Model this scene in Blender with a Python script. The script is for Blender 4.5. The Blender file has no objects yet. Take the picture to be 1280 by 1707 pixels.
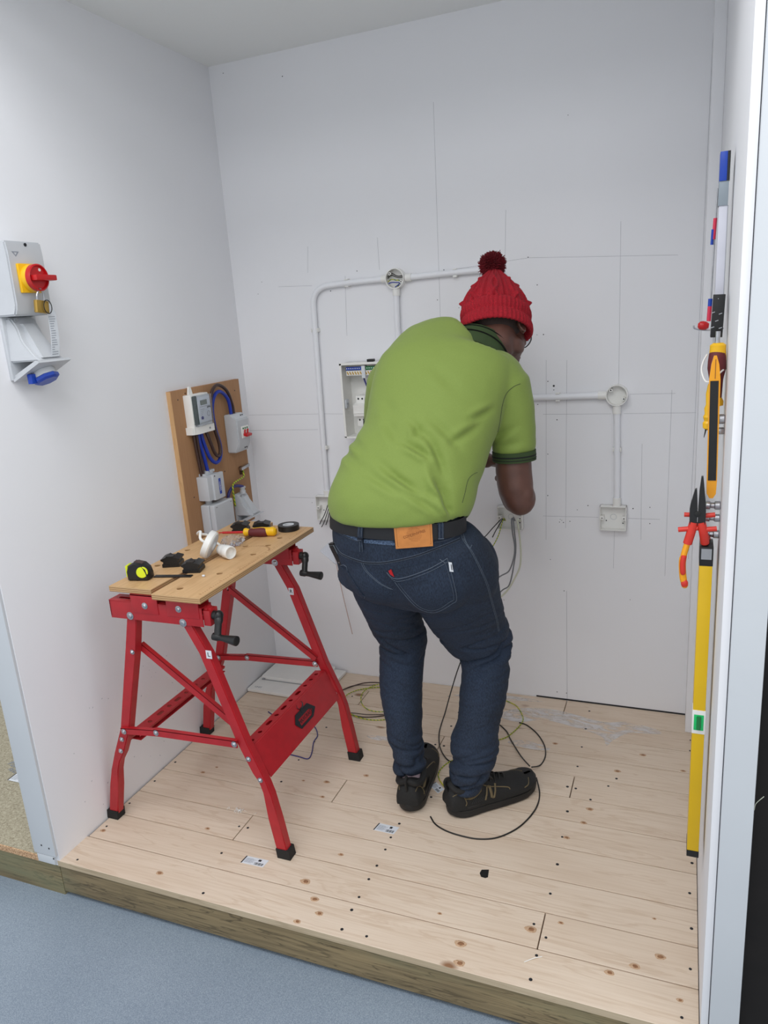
import bpy, bmesh, math, random
from mathutils import Vector as V, Matrix, noise
from mathutils.bvhtree import BVHTree
PI = math.pi
random.seed(7)
sc = bpy.context.scene
C = sc.collection
# ---------------------------------------------------------------- camera
cam = bpy.data.cameras.new('camera'); co = bpy.data.objects.new('camera', cam); C.objects.link(co)
r_ = V((0.9278676, 0.3665577, -0.0685360)); d_ = V((0.0336878, -0.2654290, -0.9635417)); f_ = V((-0.3713850, 0.8917303, -0.2586315))
co.matrix_world = Matrix(((r_.x, -d_.x, -f_.x, 1.65871), (r_.y, -d_.y, -f_.y, -1.31958), (r_.z, -d_.z, -f_.z, 1.48696), (0, 0, 0, 1)))
cam.sensor_fit = 'HORIZONTAL'; cam.sensor_width = 36; cam.lens = 36*1233.7/1280; cam.clip_start = .02
sc.camera = co
# ---------------------------------------------------------------- world, lights, exposure
w = bpy.data.worlds.new('world'); sc.world = w; w.use_nodes = True
w.node_tree.nodes['Background'].inputs[0].default_value = (.94, .97, 1.0, 1)
w.node_tree.nodes['Background'].inputs[1].default_value = .95
def area(name, loc, rot, sx, sy, power, col=(1, 1, 1)):
    l = bpy.data.lights.new(name, 'AREA'); l.shape = 'RECTANGLE'; l.size = sx; l.size_y = sy; l.energy = power; l.color = col
    o = bpy.data.objects.new(name, l); C.objects.link(o); o.location = loc; o.rotation_euler = rot; return o
area('ceiling_and_fill_light', (.7, -.95, 3.0), (0, 0, 0), 1.8, .9, 28, (.97, .98, 1.0))
area('ceiling_and_fill_light', (1.9, -2.6, 3.0), (math.radians(25), 0, 0), 1.2, .6, 18, (.97, .98, 1.0))
area('ceiling_and_fill_light', (3.2, -.95, 2.6), (math.radians(5), math.radians(40), 0), .6, 1.2, 9, (.97, .98, 1.0))  # added side fill, not a ceiling panel; tilted to brighten the left wall
sc.view_settings.view_transform = 'Standard'; sc.view_settings.look = 'None'
sc.view_settings.exposure = 0.0; sc.view_settings.gamma = 1; sc.view_settings.use_curve_mapping = False

# ---------------------------------------------------------------- materials
def lin(c):
    r = []
    for x in c:
        x /= 255; r.append(x/12.92 if x <= .04045 else ((x+.055)/1.055)**2.4)
    return (*r, 1)
class N:
    def __init__(s, name):
        s.m = bpy.data.materials.new(name); s.m.use_nodes = True; s.t = s.m.node_tree
        s.b = s.t.nodes['Principled BSDF']
    def n(s, ty, **k):
        x = s.t.nodes.new(ty)
        for a, v in k.items(): setattr(x, a, v)
        return x
    def l(s, a, b): s.t.links.new(a, b)
    def set(s, n, **k):
        for a, v in k.items(): n.inputs[a.replace('_', ' ')].default_value = v
        return n
    def co(s, scale=(1, 1, 1), which='Object', rnd=0):
        tc = s.n('ShaderNodeTexCoord'); mp = s.n('ShaderNodeMapping'); mp.inputs['Scale'].default_value = scale
        s.l(tc.outputs[which], mp.inputs[0])
        if rnd:
            oi = s.n('ShaderNodeObjectInfo'); ml = s.n('ShaderNodeMath', operation='MULTIPLY'); ml.inputs[1].default_value = rnd
            s.l(oi.outputs['Random'], ml.inputs[0]); s.l(ml.outputs[0], mp.inputs['Location'])
        return mp.outputs[0]
    def noise(s, scale, detail=3, co=None, dist=0):
        x = s.n('ShaderNodeTexNoise'); x.inputs['Scale'].default_value = scale; x.inputs['Detail'].default_value = detail
        x.inputs['Distortion'].default_value = dist; s.l(co if co is not None else s.co(), x.inputs['Vector']); return x.outputs['Fac']
    def ramp(s, fac, stops):
        x = s.n('ShaderNodeValToRGB'); e = x.color_ramp.elements
        while len(e) < len(stops): e.new(.5)
        for i, (p, c) in enumerate(stops): e[i].position = p; e[i].color = c if len(c) == 4 else (*c, 1)
        s.l(fac, x.inputs[0]); return x.outputs[0]
    def mix(s, fac, a, b, mode='MIX'):
        x = s.n('ShaderNodeMix', data_type='RGBA', blend_type=mode)
        for i, v in ((0, fac), (6, a), (7, b)):
            if hasattr(v, 'links') or hasattr(v, 'is_linked'): s.l(v, x.inputs[i])
            else: x.inputs[i].default_value = v
        return x.outputs[2]
    def col(s, c): s.l(c, s.b.inputs['Base Color'])
    def bump(s, h, st=.2, d=.002):
        x = s.n('ShaderNodeBump'); x.inputs['Strength'].default_value = st; x.inputs['Distance'].default_value = d
        s.l(h, x.inputs['Height']); s.l(x.outputs[0], s.b.inputs['Normal'])
def simple(name, rgb, rough=.5, metal=0, var=.06, vs=18, bump=0, bs=300, bd=.0006, coat=0):
    a = N(name); c = lin(rgb)
    f = a.noise(vs, 4)
    lo = tuple(x*(1-var*1.6) for x in c[:3]); hi = tuple(min(1, x*(1+var)) for x in c[:3])
    a.col(a.ramp(f, [(.3, lo), (.7, hi)]))
    a.b.inputs['Roughness'].default_value = rough; a.b.inputs['Metallic'].default_value = metal
    a.b.inputs['Coat Weight'].default_value = coat
    if bump: a.bump(a.noise(bs, 3), bump, bd)
    return a.m
MT = {}
MT['wall'] = simple('painted_board', (236, 236, 239), .62, var=.012, vs=1.3, bump=.25, bs=60, bd=.0006)
MT['gloss'] = simple('white_gloss_paint', (206, 210, 214), .38, var=.015, vs=4, bump=.3, bs=28, bd=.001)
MT['ceil'] = simple('ceiling_paint', (236, 237, 235), .8, var=.01, vs=1)
MT['red'] = simple('red_powder_coat', (172, 30, 38), .42, var=.07, vs=30, bump=.15, bs=900, bd=.0002)
MT['black'] = simple('black_plastic', (22, 22, 23), .42, var=.1)
MT['rubber'] = simple('black_rubber', (26, 25, 25), .8, var=.1, bump=.2)
MT['steel'] = simple('zinc_steel', (190, 192, 196), .28, 1, var=.1, vs=80)
MT['upvc'] = simple('white_conduit_plastic', (236, 237, 241), .35, var=.01)
MT['cream'] = simple('moulded_white_plastic', (236, 235, 231), .38, var=.015)
MT['grey'] = simple('light_grey_plastic', (196, 199, 203), .42, var=.02)
MT['grey2'] = simple('mid_grey_plastic', (150, 153, 157), .45, var=.03)
MT['yellow'] = simple('yellow_plastic', (240, 186, 20), .38, var=.04)
MT['lyellow'] = simple('yellow_enamel', (224, 182, 12), .3, var=.04, vs=8)
MT['amber'] = simple('amber_plastic', (246, 166, 24), .35, var=.04)
MT['lime'] = simple('lime_rubber', (214, 226, 30), .5, var=.03)
MT['maroon'] = simple('maroon_rubber', (98, 30, 34), .6, var=.06)
MT['redp'] = simple('red_plastic', (190, 24, 28), .32, var=.05)
MT['vred'] = simple('red_orange_insulation', (212, 52, 38), .4, var=.05)
MT['blue'] = simple('blue_plastic', (24, 66, 170), .35, var=.06)
MT['dblue'] = simple('blue_cable_sheath', (22, 52, 160), .4, var=.04)
MT['brown'] = simple('brown_cable_sheath', (62, 40, 36), .4, var=.05)
MT['violet'] = simple('violet_wire', (52, 50, 120), .4, var=.05)
MT['kblack'] = simple('black_wire', (20, 20, 18), .4, var=.05)
MT['wgrey'] = simple('grey_wire', (120, 122, 126), .4, var=.05)
MT['wwhite'] = simple('pale_wire', (206, 208, 188), .4, var=.05)
MT['brass'] = simple('brass', (196, 160, 84), .35, .85, var=.08)
MT['copper'] = simple('pale_pink_wire', (196, 168, 158), .4, 0, var=.05)
MT['green'] = simple('green_plastic', (20, 120, 62), .4, var=.04)
MT['skin'] = simple('dark_brown_skin', (94, 62, 52), .48, var=.12, vs=26, bump=.25, bs=420, bd=.0004)
MT['hair'] = simple('short_black_hair', (50, 37, 33), .85, var=.2, vs=400, bump=.6, bs=900, bd=.001)
MT['sock'] = simple('pale_pink_sock', (190, 168, 178), .9, var=.06, bump=.4, bs=600)
MT['belt'] = simple('black_webbing_belt', (24, 25, 29), .7, var=.08, bump=.3, bs=900)
MT['leather'] = simple('tan_leather', (200, 128, 62), .5, var=.08, vs=40, bump=.2, bs=500)
MT['emboss'] = simple('embossed_brown', (132, 74, 30), .6, var=.08)
MT['stitch'] = simple('pale_stitching', (86, 96, 110), .8, var=.25, vs=600)
MT['stitchd'] = simple('dark_seam', (28, 34, 46), .9, var=.1)
MT['shoe'] = simple('black_mesh_fabric', (22, 22, 22), .75, var=.15, vs=200, bump=.5, bs=1200, bd=.0008)
MT['sole'] = simple('black_foam_sole', (24, 24, 25), .55, var=.08)
MT['tan'] = simple('tan_trim', (108, 94, 66), .6, var=.08)
MT['collar'] = simple('dark_green_rib_knit', (50, 68, 34), .85, var=.06, bump=.5, bs=900)
MT['cblack'] = simple('black_rib_stripe', (16, 18, 16), .85)
MT['paper'] = simple('white_paper', (216, 220, 226), .6, var=.02)
MT['ink'] = simple('black_ink', (30, 31, 36), .6)
MT['gink'] = simple('grey_ink', (140, 146, 156), .6)
MT['pencil'] = simple('pencil_grey', (178, 179, 184), .8)
MT['darkhole'] = simple('dark_void', (10, 9, 8), .9)
MT['darkboard'] = simple('dark_brown_curtain', (16, 12, 11), .9, var=.2)
MT['lcd'] = simple('lcd_grey', (120, 128, 118), .25)
MT['pcb'] = simple('circuit_board_green', (36, 62, 56), .5, var=.2, vs=120)
MT['eye'] = simple('eye_white', (210, 205, 198), .2)
MT['lips'] = simple('lips', (92, 50, 46), .5)
MT['pinkred'] = simple('pink_red_plastic', (214, 50, 80), .4)
MT['lilac'] = simple('brushed_pale_aluminium', (206, 206, 216), .45, 0, var=.03)
MT['slate'] = simple('slate_grey_metal', (140, 150, 158), .4, 0, var=.03)
def glassy(name, rgb, alpha_t=.9, rough=.08):
    a = N(name); a.b.inputs['Base Color'].default_value = lin(rgb); a.b.inputs['Roughness'].default_value = rough
    a.b.inputs['Transmission Weight'].default_value = alpha_t; a.b.inputs['IOR'].default_value = 1.12
    return a.m
MT['clear'] = glassy('clear_plastic', (236, 240, 246), .92)
MT['vial'] = glassy('green_vial_fluid', (60, 220, 130), .45, .1)
# yellow-green striped wire
a = N('green_yellow_wire'); f = a.n('ShaderNodeTexWave', wave_type='BANDS', bands_direction='DIAGONAL'); a.set(f, Scale=40.0); a.l(a.co(), f.inputs['Vector'])
a.col(a.ramp(f.outputs['Fac'], [(.55, lin((196, 190, 40))), (.75, lin((70, 130, 40)))])); a.b.inputs['Roughness'].default_value = .4; MT['gy'] = a.m
# pine plank
def wood(name, base, dark, knot, gscale=1.0, contrast=.5, axis='X', knots=True, blotch=None, rnd=9.0, rough=.55):
    a = N(name)
    sc_ = {'X': (.9, 9, 9), 'Y': (9, .9, 9), 'Z': (9, 9, .9)}[axis]; s2 = {'X': (2, 60, 60), 'Y': (60, 2, 60), 'Z': (60, 60, 2)}[axis]
    c1 = a.co(sc_, rnd=rnd); g = a.noise(2.2*gscale, 5, c1, 1.2)
    wv = a.n('ShaderNodeMath', operation='MULTIPLY'); a.l(g, wv.inputs[0]); wv.inputs[1].default_value = 26
    fr = a.n('ShaderNodeMath', operation='SINE'); a.l(wv.outputs[0], fr.inputs[0])
    m1 = a.ramp(fr.outputs[0], [(.0, lin(base)), (.75, lin(base)), (1.0, tuple(x*(1-contrast)+y*contrast for x, y in zip(lin(base), lin(dark))))])
    fine = a.noise(3, 3, a.co(s2, rnd=rnd))
    m2 = a.mix(.35*contrast+.1, m1, a.ramp(fine, [(.35, lin(dark)), (.6, lin(base))]))
    big = a.noise(2.4, 3, a.co((1, 3, 1), rnd=rnd))
    m2 = a.mix(a.ramp(big, [(.45, (0, 0, 0)), (.72, (.3, .3, .3))]), m2, lin(dark))
    if knots:
        vo = a.n('ShaderNodeTexVoronoi'); a.set(vo, Scale=5.5, Randomness=1.0); a.l(a.co((.62, 1, .1), rnd=rnd), vo.inputs['Vector'])
        k = a.ramp(vo.outputs['Distance'], [(.035, (1, 1, 1)), (.09, (0, 0, 0))])
        m2 = a.mix(k, m2, lin(knot))
    if blotch:
        bl = a.noise(1.4, 4, a.co((1, 5, 5), rnd=rnd)); m2 = a.mix(a.ramp(bl, [(.50, (0, 0, 0)), (.70, (.55, .55, .55))]), m2, lin(blotch))
    a.col(m2); a.b.inputs['Roughness'].default_value = rough; a.bump(fine, .12, .0008); return a.m
MT['pine'] = wood('sanded_pine', (222, 204, 184), (196, 170, 144), (142, 104, 74), contrast=.5)
MT['pinenose'] = wood('pine_edge', (196, 178, 150), (150, 130, 100), (100, 70, 50), contrast=.4, knots=False)
MT['sleeper'] = wood('treated_timber', (146, 128, 94), (78, 66, 44), (60, 45, 30), contrast=.95, knots=False, blotch=(126, 134, 104), gscale=2.2)
MT['ply'] = wood('plywood_face', (172, 130, 92), (148, 106, 72), (100, 66, 40), contrast=.25, axis='Z', knots=False, rough=.75)
MT['plyedge'] = wood('plywood_edge', (206, 164, 116), (170, 126, 80), (100, 66, 40), contrast=.4, axis='Z', knots=False)
MT['bamboo'] = wood('bench_bamboo_ply', (212, 172, 124), (178, 134, 88), (120, 80, 50), contrast=.35, axis='Y', knots=False, rough=.5)
a = N('bench_ply_edge'); g = a.n('ShaderNodeTexWave', wave_type='BANDS', bands_direction='Z'); a.set(g, Scale=60.0, Distortion=1.0); a.l(a.co(), g.inputs['Vector'])
a.col(a.ramp(g.outputs['Fac'], [(.3, lin((150, 112, 72))), (.7, lin((204, 168, 122)))])); MT['bedge'] = a.m
a = N('knot'); f = a.n('ShaderNodeTexNoise'); a.set(f, Scale=160.0); a.l(a.co((1, 2, 1)), f.inputs['Vector'])
a.col(a.ramp(f.outputs['Fac'], [(.35, lin((176, 142, 110))), (.65, lin((206, 174, 144)))])); a.b.inputs['Roughness'].default_value = .5; MT['knot'] = a.m
MT['knotcore'] = simple('knot_core', (150, 108, 76), .5, var=.22, vs=300)
# speckled blue-grey vinyl
a = N('speckled_vinyl'); f = a.noise(420, 2); g = a.noise(3, 3)
m = a.ramp(f, [(.30, lin((104, 118, 134))), (.5, lin((132, 146, 160))), (.72, lin((160, 172, 184)))])
a.col(a.mix(.25, m, a.ramp(g, [(.3, lin((112, 124, 140))), (.7, lin((150, 162, 174)))]))); a.b.inputs['Roughness'].default_value = .42; a.bump(f, .25, .0006); MT['vinyl'] = a.m
a = N('chipboard'); f = a.noise(160, 5, dist=1.0); a.col(a.ramp(f, [(.3, lin((128, 118, 96))), (.5, lin((160, 152, 130))), (.7, lin((186, 178, 156)))])); a.b.inputs['Roughness'].default_value = .8; a.bump(f, .5, .002); MT['chip'] = a.m
a = N('chipboard_edge'); f = a.noise(220, 4); a.col(a.ramp(f, [(.35, lin((150, 108, 72))), (.65, lin((226, 190, 150)))])); MT['chipe'] = a.m
# denim
a = N('denim'); c = a.co()
tw = a.n('ShaderNodeTexWave', wave_type='BANDS', bands_direction='DIAGONAL'); a.set(tw, Scale=260.0, Distortion=.6); a.l(c, tw.inputs['Vector'])
fn = a.noise(500, 2, a.co((1, 1, .25))); big = a.noise(5, 4)
m = a.ramp(big, [(.35, lin((14, 24, 39))), (.65, lin((25, 40, 62)))])
m = a.mix(.4, m, a.ramp(fn, [(.35, lin((14, 22, 34))), (.65, lin((50, 66, 88)))]))
a.col(m); a.b.inputs['Roughness'].default_value = .85; a.bump(tw.outputs['Fac'], .2, .0006); MT['denim'] = a.m
a = N('worn_denim'); fn = a.noise(300, 3); a.col(a.ramp(fn, [(.35, lin((34, 50, 74))), (.65, lin((92, 112, 140)))])); a.b.inputs['Roughness'].default_value = .85; MT['worn'] = a.m
a = N('lime_green_jersey'); fn = a.noise(900, 2); a.col(a.ramp(fn, [(.3, lin((120, 140, 60))), (.7, lin((131, 151, 70)))])); a.b.inputs['Roughness'].default_value = .75; a.bump(fn, .15, .0004); a.b.inputs['Sheen Weight'].default_value = .1; MT['shirt'] = a.m
a = N('red_knit'); fn = a.noise(420, 3); a.col(a.ramp(fn, [(.3, lin((122, 6, 22))), (.7, lin((182, 18, 38)))])); a.b.inputs['Roughness'].default_value = .9; a.bump(fn, .6, .002); MT['knit'] = a.m
MT['pom'] = simple('dark_red_wool', (112, 8, 24), .95, var=.2, vs=60)

# ---------------------------------------------------------------- mesh helpers
class B:
    def __init__(s): s.b = bmesh.new()
    def box(s, x0, x1, y0, y1, z0, z1, bev=0, rot=None, piv=None, seg=2):
        ms = bmesh.ops.create_cube(s.b, size=1)['verts']
        for v in ms: v.co = V(((x0+x1)/2+v.co.x*(x1-x0), (y0+y1)/2+v.co.y*(y1-y0), (z0+z1)/2+v.co.z*(z1-z0)))
        if bev:
            es = list({e for v in ms for e in v.link_edges})
            r = bmesh.ops.bevel(s.b, geom=es, offset=bev, segments=seg, profile=.6, affect='EDGES'); ms = [v for v in r['verts']] if r['verts'] else ms
            ms = list({v for f in r['faces'] for v in f.verts} | set(v for v in ms if v.is_valid))
        if rot is not None: bmesh.ops.rotate(s.b, cent=piv or ((x0+x1)/2, (y0+y1)/2, (z0+z1)/2), matrix=rot, verts=ms)
        return s
    def ring(s, pts): return [s.b.verts.new(p) for p in pts]
    def loft(s, rings, caps=True, closed=False):
        R = [s.ring(r) for r in rings]; n = len(R[0])
        for i in range(len(R)-(0 if closed else 1)):
            A, Bq = R[i], R[(i+1) % len(R)]
            for j in range(n): s.b.faces.new((A[j], A[(j+1) % n], Bq[(j+1) % n], Bq[j]))
        if caps and not closed: s.b.faces.new(R[0][::-1]); s.b.faces.new(R[-1])
        return s
    def tube(s, pts, r, n=8, closed=False, caps=True, flat=1.0):
        pts = [V(p) for p in pts]; rs = r if isinstance(r, (list, tuple)) else [r]*len(pts)
        up = None; rings = []
        for i, p in enumerate(pts):
            if closed: t = pts[(i+1) % len(pts)]-pts[i-1]
            else: t = pts[min(i+1, len(pts)-1)]-pts[max(i-1, 0)]
            t.normalize()
            if up is None: up = V((0, 0, 1)) if abs(t.z) < .9 else V((1, 0, 0))
            a = up-t*up.dot(t); a.normalize(); up = a; b_ = t.cross(a)
            rings.append([p+(a*math.cos(k*2*PI/n)*flat+b_*math.sin(k*2*PI/n))*rs[i] for k in range(n)])
        return s.loft(rings, caps, closed)
    def cyl(s, p, q, r, r2=None, n=20): return s.tube([p, q], [r, r if r2 is None else r2], n)
    def lathe(s, prof, o, ax, n=28):
        ax = V(ax).normalized(); a = ax.orthogonal().normalized(); b_ = ax.cross(a); o = V(o)
        return s.loft([[o+ax*h+(a*math.cos(k*2*PI/n)+b_*math.sin(k*2*PI/n))*max(r, .0001) for k in range(n)] for r, h in prof])
    def prism(s, poly, o, u, v, wv):
        o, u, v, wv = V(o), V(u), V(v), V(wv)
        return s.loft([[o+u*x+v*y for x, y in poly], [o+u*x+v*y+wv for x, y in poly]])
    def ell(s, c, rad, mat=None, u=20, vv=14):
        ms = bmesh.ops.create_uvsphere(s.b, u_segments=u, v_segments=vv, radius=1)['verts']
        for v in ms:
            p = V((v.co.x*rad[0], v.co.y*rad[1], v.co.z*rad[2])); v.co = (mat @ p if mat is not None else p)+V(c)
        return s
    def chain(s, pts, rs, n=12):
        for i in range(len(pts)-1): s.tube([pts[i], pts[i+1]], [rs[i], rs[i+1]], n)
        for p, r in zip(pts, rs): s.ell(p, (r, r, r), None, n, 8)
        return s
    def add(s, me, M=None):
        n0 = len(s.b.verts); s.b.from_mesh(me); s.b.verts.ensure_lookup_table()
        if M is not None: bmesh.ops.transform(s.b, matrix=M, verts=s.b.verts[n0:])
        return s
def smooth(pts, k=6, closed=False):
    pts = [V(p) for p in pts]; n = len(pts); out = []
    for i in range(n if closed else n-1):
        g = (lambda j: pts[j % n]) if closed else (lambda j: pts[max(0, min(n-1, j))])
        p0, p1, p2, p3 = g(i-1), g(i), g(i+1), g(i+2)
        for t in range(k):
            u = t/k; out.append(.5*((2*p1)+(p2-p0)*u+(2*p0-5*p1+4*p2-p3)*u*u+(3*p1-p0-3*p2+p3)*u**3))
    if not closed: out.append(pts[-1])
    return out
LOC = {}
def wl(o): return LOC.get(o.name, V((0, 0, 0)))
def tag(o, label=None, cat=None, group=None, kind=None):
    for k, v in (('label', label), ('category', cat), ('group', group), ('kind', kind)):
        if v: o[k] = v
    return o
def link(name, me, parent=None, loc=None):
    o = bpy.data.objects.new(name, me); C.objects.link(o)
    if parent is not None: o.parent = parent; LOC[o.name] = wl(parent)
    elif loc is not None: o.location = loc; LOC[o.name] = V(loc)
    return o
def O(name, b, mat, parent=None, label=None, cat=None, group=None, kind=None, loc=None, ang=35, norm=True):
    off = wl(parent) if parent is not None else V(loc or (0, 0, 0))
    if norm: bmesh.ops.recalc_face_normals(b.b, faces=b.b.faces)
    me = bpy.data.meshes.new(name); bmesh.ops.translate(b.b, vec=-off, verts=b.b.verts); b.b.to_mesh(me); b.b.free()
    me.shade_smooth()
    if ang < 180: me.set_sharp_from_angle(angle=math.radians(ang))
    me.materials.append(MT[mat]); o = link(name, me, parent, loc)
    return tag(o, label, cat, group, kind)
def T(name, label, cat, loc=(0, 0, 0), group=None): return tag(link(name, None, None, loc), label, cat, group)
def S(name, b, mat, parent=None, **k): return O(name, b, mat, parent, kind=None if parent else 'structure', **k)
def plate(outline, holes, th, o, u, v):
    """flat plate with real holes: 2D curve filled, thickness along u x v"""
    cu = bpy.data.curves.new('t', 'CURVE'); cu.dimensions = '2D'; cu.fill_mode = 'BOTH'; cu.extrude = th/2
    for poly in [outline]+holes:
        sp = cu.splines.new('POLY'); sp.points.add(len(poly)-1); sp.use_cyclic_u = True
        for p, q in zip(sp.points, poly): p.co = (q[0], q[1], 0, 1)
    ob = bpy.data.objects.new('t', cu); me = bpy.data.meshes.new_from_object(ob); bpy.data.objects.remove(ob)
    u, v = V(u).normalized(), V(v).normalized(); w_ = u.cross(v); o = V(o)+w_*th/2
    M = Matrix(((u.x, v.x, w_.x, o.x), (u.y, v.y, w_.y, o.y), (u.z, v.z, w_.z, o.z), (0, 0, 0, 1)))
    b = B(); b.add(me, M); bmesh.ops.remove_doubles(b.b, verts=b.b.verts, dist=1e-5); return b
def text(body, size, o, u, v, th=.0004, b=None, center=True):
    cu = bpy.data.curves.new('t', 'FONT'); cu.body = body; cu.size = size; cu.extrude = th; cu.resolution_u = 3
    if center: cu.align_x = 'CENTER'; cu.align_y = 'CENTER'
    ob = bpy.data.objects.new('t', cu); me = bpy.data.meshes.new_from_object(ob); bpy.data.objects.remove(ob)
    u, v = V(u).normalized(), V(v).normalized(); w_ = u.cross(v); o = V(o)
    M = Matrix(((u.x, v.x, w_.x, o.x), (u.y, v.y, w_.y, o.y), (u.z, v.z, w_.z, o.z), (0, 0, 0, 1)))
    b = b or B(); return b.add(me, M)
def circ(cx, cy, r, n=20, sx=1): return [(cx+r*sx*math.cos(k*2*PI/n), cy+r*math.sin(k*2*PI/n)) for k in range(n)]
def slot(cx, cy, L, r, n=8):
    return [(cx+L/2+r*math.cos(-PI/2+k*PI/n), cy+r*math.sin(-PI/2+k*PI/n)) for k in range(n+1)]+[(cx-L/2+r*math.cos(PI/2+k*PI/n), cy+r*math.sin(PI/2+k*PI/n)) for k in range(n+1)]
X, Y, Z = V((1, 0, 0)), V((0, 1, 0)), V((0, 0, 1))
W, D, H = 1.733, 1.294, 2.4
#SPLIT structure
# ================================================================ SETTING
# deck: eleven rows of pine planks on a dark subfloor
deck = S('floor', B().box(.0, W+.01, .052, D, -.10, -.0205), 'darkhole')
deck['label'] = 'raised deck of pale pine planks inside the booth'
edges = [-.002, .113, .229, .347, .475, .596, .705, .818, .930, 1.055, 1.168, D]
butts = {1: [1.377], 2: [.449], 4: [.66], 6: [1.370], 7: [.896], 9: [.50], 10: [1.278]}
for i in range(11):
    xs = [-.012 if i == 0 else .0035]+butts.get(i, [])+[W]
    for j in range(len(xs)-1):
        g = .0015; o = O('plank', B().box(xs[j]+g, xs[j+1]-g, edges[i]+g, edges[i+1]-g, -.02, 0, bev=.0008, seg=1), 'pine', deck, norm=False)
        if i == 0:
            o.data.materials.append(MT['pinenose'])
            for f_ in o.data.polygons:
                if f_.normal.y < -.9: f_.material_index = 1
b = B()
for x, y in [(.023,.405),(.02,.281),(.023,.519),(.435,.287),(.465,.289),(.449,.17),(.048,.02),(.489,.021),(.019,.764),(.45,.524),(.448,.652),(.027,.166),(1.368,1.234),(1.37,1.109),(1.371,.99),(1.372,.873),(1.498,.84),(1.356,.756),(1.382,.754),(1.432,.711),(1.373,.636),(1.375,.519),(1.379,.406),(1.378,.295),(1.356,.184),(1.391,.152),(1.379,.094),(1.378,.025),(1.718,1.128),(1.717,1.062),(1.72,.515),(1.714,.401),(1.718,.284),(1.715,.163),(1.698,.031),(1.477,.794),(.904,.439),(.901,.375),(.904,.323),(.905,.256),(.903,.202),(.903,.135),(.902,.089),(.904,.024),(.972,.023),(.957,.586),(.88,.87),(.912,.87),(.9,1.0),(.9,1.1),(.9,1.22),(.45,.77),(.45,.87),(.45,1.0),(.45,1.11),(.02,.87)]:
    r = random.uniform(.0034, .0046); b.lathe([(r, .0001), (r, .0005), (r*.6, .0006)], (x, y, 0), Z, 10)
O('screw_head', b, 'ink', deck, kind='stuff')
b = B(); b3 = B(); kn = random.Random(3)
for x, y, r in [(.322,.048,9),(.03,.147,8),(.157,.495,7),(.345,.25,7),(.783,.012,8),(.187,.534,5),(1.281,.987,8),(1.57,.996,9),(1.497,.882,9),(1.695,.939,7),(1.435,.665,9),(1.425,.598,8),(1.352,.166,12),(1.418,.208,6),(1.597,.133,10),(1.65,.177,10),(1.544,.098,9),(1.694,.073,6),(1.387,.52,8),(1.633,.289,4),(.739,.143,12),(.792,.093,10),(.826,.053,9),(.789,.267,7),(.599,.565,9),(1.199,.072,12),(1.212,.018,11),(1.123,.146,5),(.713,.634,8),(.52,.55,5),(.62,.49,7)]:
    r *= .00085; ph = kn.uniform(0, 6)
    b.loft([[V((x+math.cos(t*PI/8)*r*1.5*(1+.12*math.sin(3*t*PI/8+ph)), y+math.sin(t*PI/8)*r*s_, h)) for t in range(16)] for h, s_ in ((.0001, 1), (.0003, .95))])
    b3.loft([[V((x+.1*r+math.cos(t*PI/6)*r*s_*(1+.15*math.sin(2*t*PI/6+ph)), y+math.sin(t*PI/6)*r*s_*.72, h)) for t in range(12)] for h, s_ in ((.0002, .8), (.0004, .76))])
O('knot', b, 'knot', deck, kind='stuff'); O('knot_core', b3, 'knotcore', deck, kind='stuff')
O('square_hole', plate([(1.187,.326),(1.206,.332),(1.210,.304),(1.204,.299),(1.192,.300),(1.185,.312)], [], .0012, (0, 0, -.0006), X, Y), 'darkhole', deck, label='small black square hole in the pine planks')
b = B()   # paint splash
for pts in ([(1.05,1.12),(1.12,1.19),(1.25,1.21),(1.42,1.17),(1.50,1.19),(1.60,1.17),(1.62,1.14),(1.52,1.12),(1.47,1.06),(1.45,1.02),(1.43,1.07),(1.36,1.10),(1.22,1.13),(1.13,1.09)],
            [(.80,1.19),(.87,1.22),(1.0,1.22),(1.08,1.24),(1.2,1.26),(1.05,1.27),(.9,1.25)], [(.62,.86),(.70,.87),(.74,.85),(.66,.84)], [(1.12,.95),(1.22,.93),(1.27,.95),(1.18,.98)]):
    sp = smooth([(x, y, 0) for x, y in pts], 4, True); b.b.faces.new(b.ring([V((p.x, p.y, .0005)) for p in sp]))
a = N('thin_whitewash'); a.b.inputs['Base Color'].default_value = lin((232, 230, 230)); a.b.inputs['Roughness'].default_value = .7
f = a.noise(22, 6, a.co((.5, 1.3, 1)), 1.5); a.l(a.ramp(f, [(.36, (0, 0, 0)), (.60, (.75, .75, .75))]), a.b.inputs['Alpha']); MT['wash'] = a.m
O('paint_splash', b, 'wash', deck, label='thin white paint smears on the planks', kind='stuff')
S('trim_1', B().box(-.012, 1.86, .006, .05, -.115, -.0155, bev=.002), 'sleeper')
S('trim_2', B().box(-.9, -.014, .006, .05, -.13, -.022, bev=.002), 'sleeper')
S('floor', B().box(-2.2, 3.2, -3.4, .05, -.17, -.128), 'vinyl')
S('floor', B().box(-2.2, 3.2, .05, .6, -.17, -.131), 'vinyl')
S('wall_rear', B().box(-3.2, -.087, 3.2, 3.3, -.17, 2.6), 'wall')
cb = S('floor', B().box(-3.2, -.088, .004, 3.2, -.0215, -.001), 'chip')
O('chipboard_edge', B().box(-.9, -.088, .0005, .0045, -.0215, -.002), 'chipe', cb)
b = B(); text('P2079', .03, (-.545, .338, 0), (.97, -.22, 0), (.22, .97, 0), .0003, b); text('18.02', .022, (-.53, .312, 0), (.97, -.22, 0), (.22, .97, 0), .0003, b)
O('stamped_lettering', b, 'gink', cb)
wlft = S('wall_left', B().box(-.086, 0, .0, D+.05, -.0195, H+.02, bev=.0025), 'wall')
O('end_board', B().box(-.086, -.002, -.009, .0005, .018, H, bev=.002), 'gloss', wlft)
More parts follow.
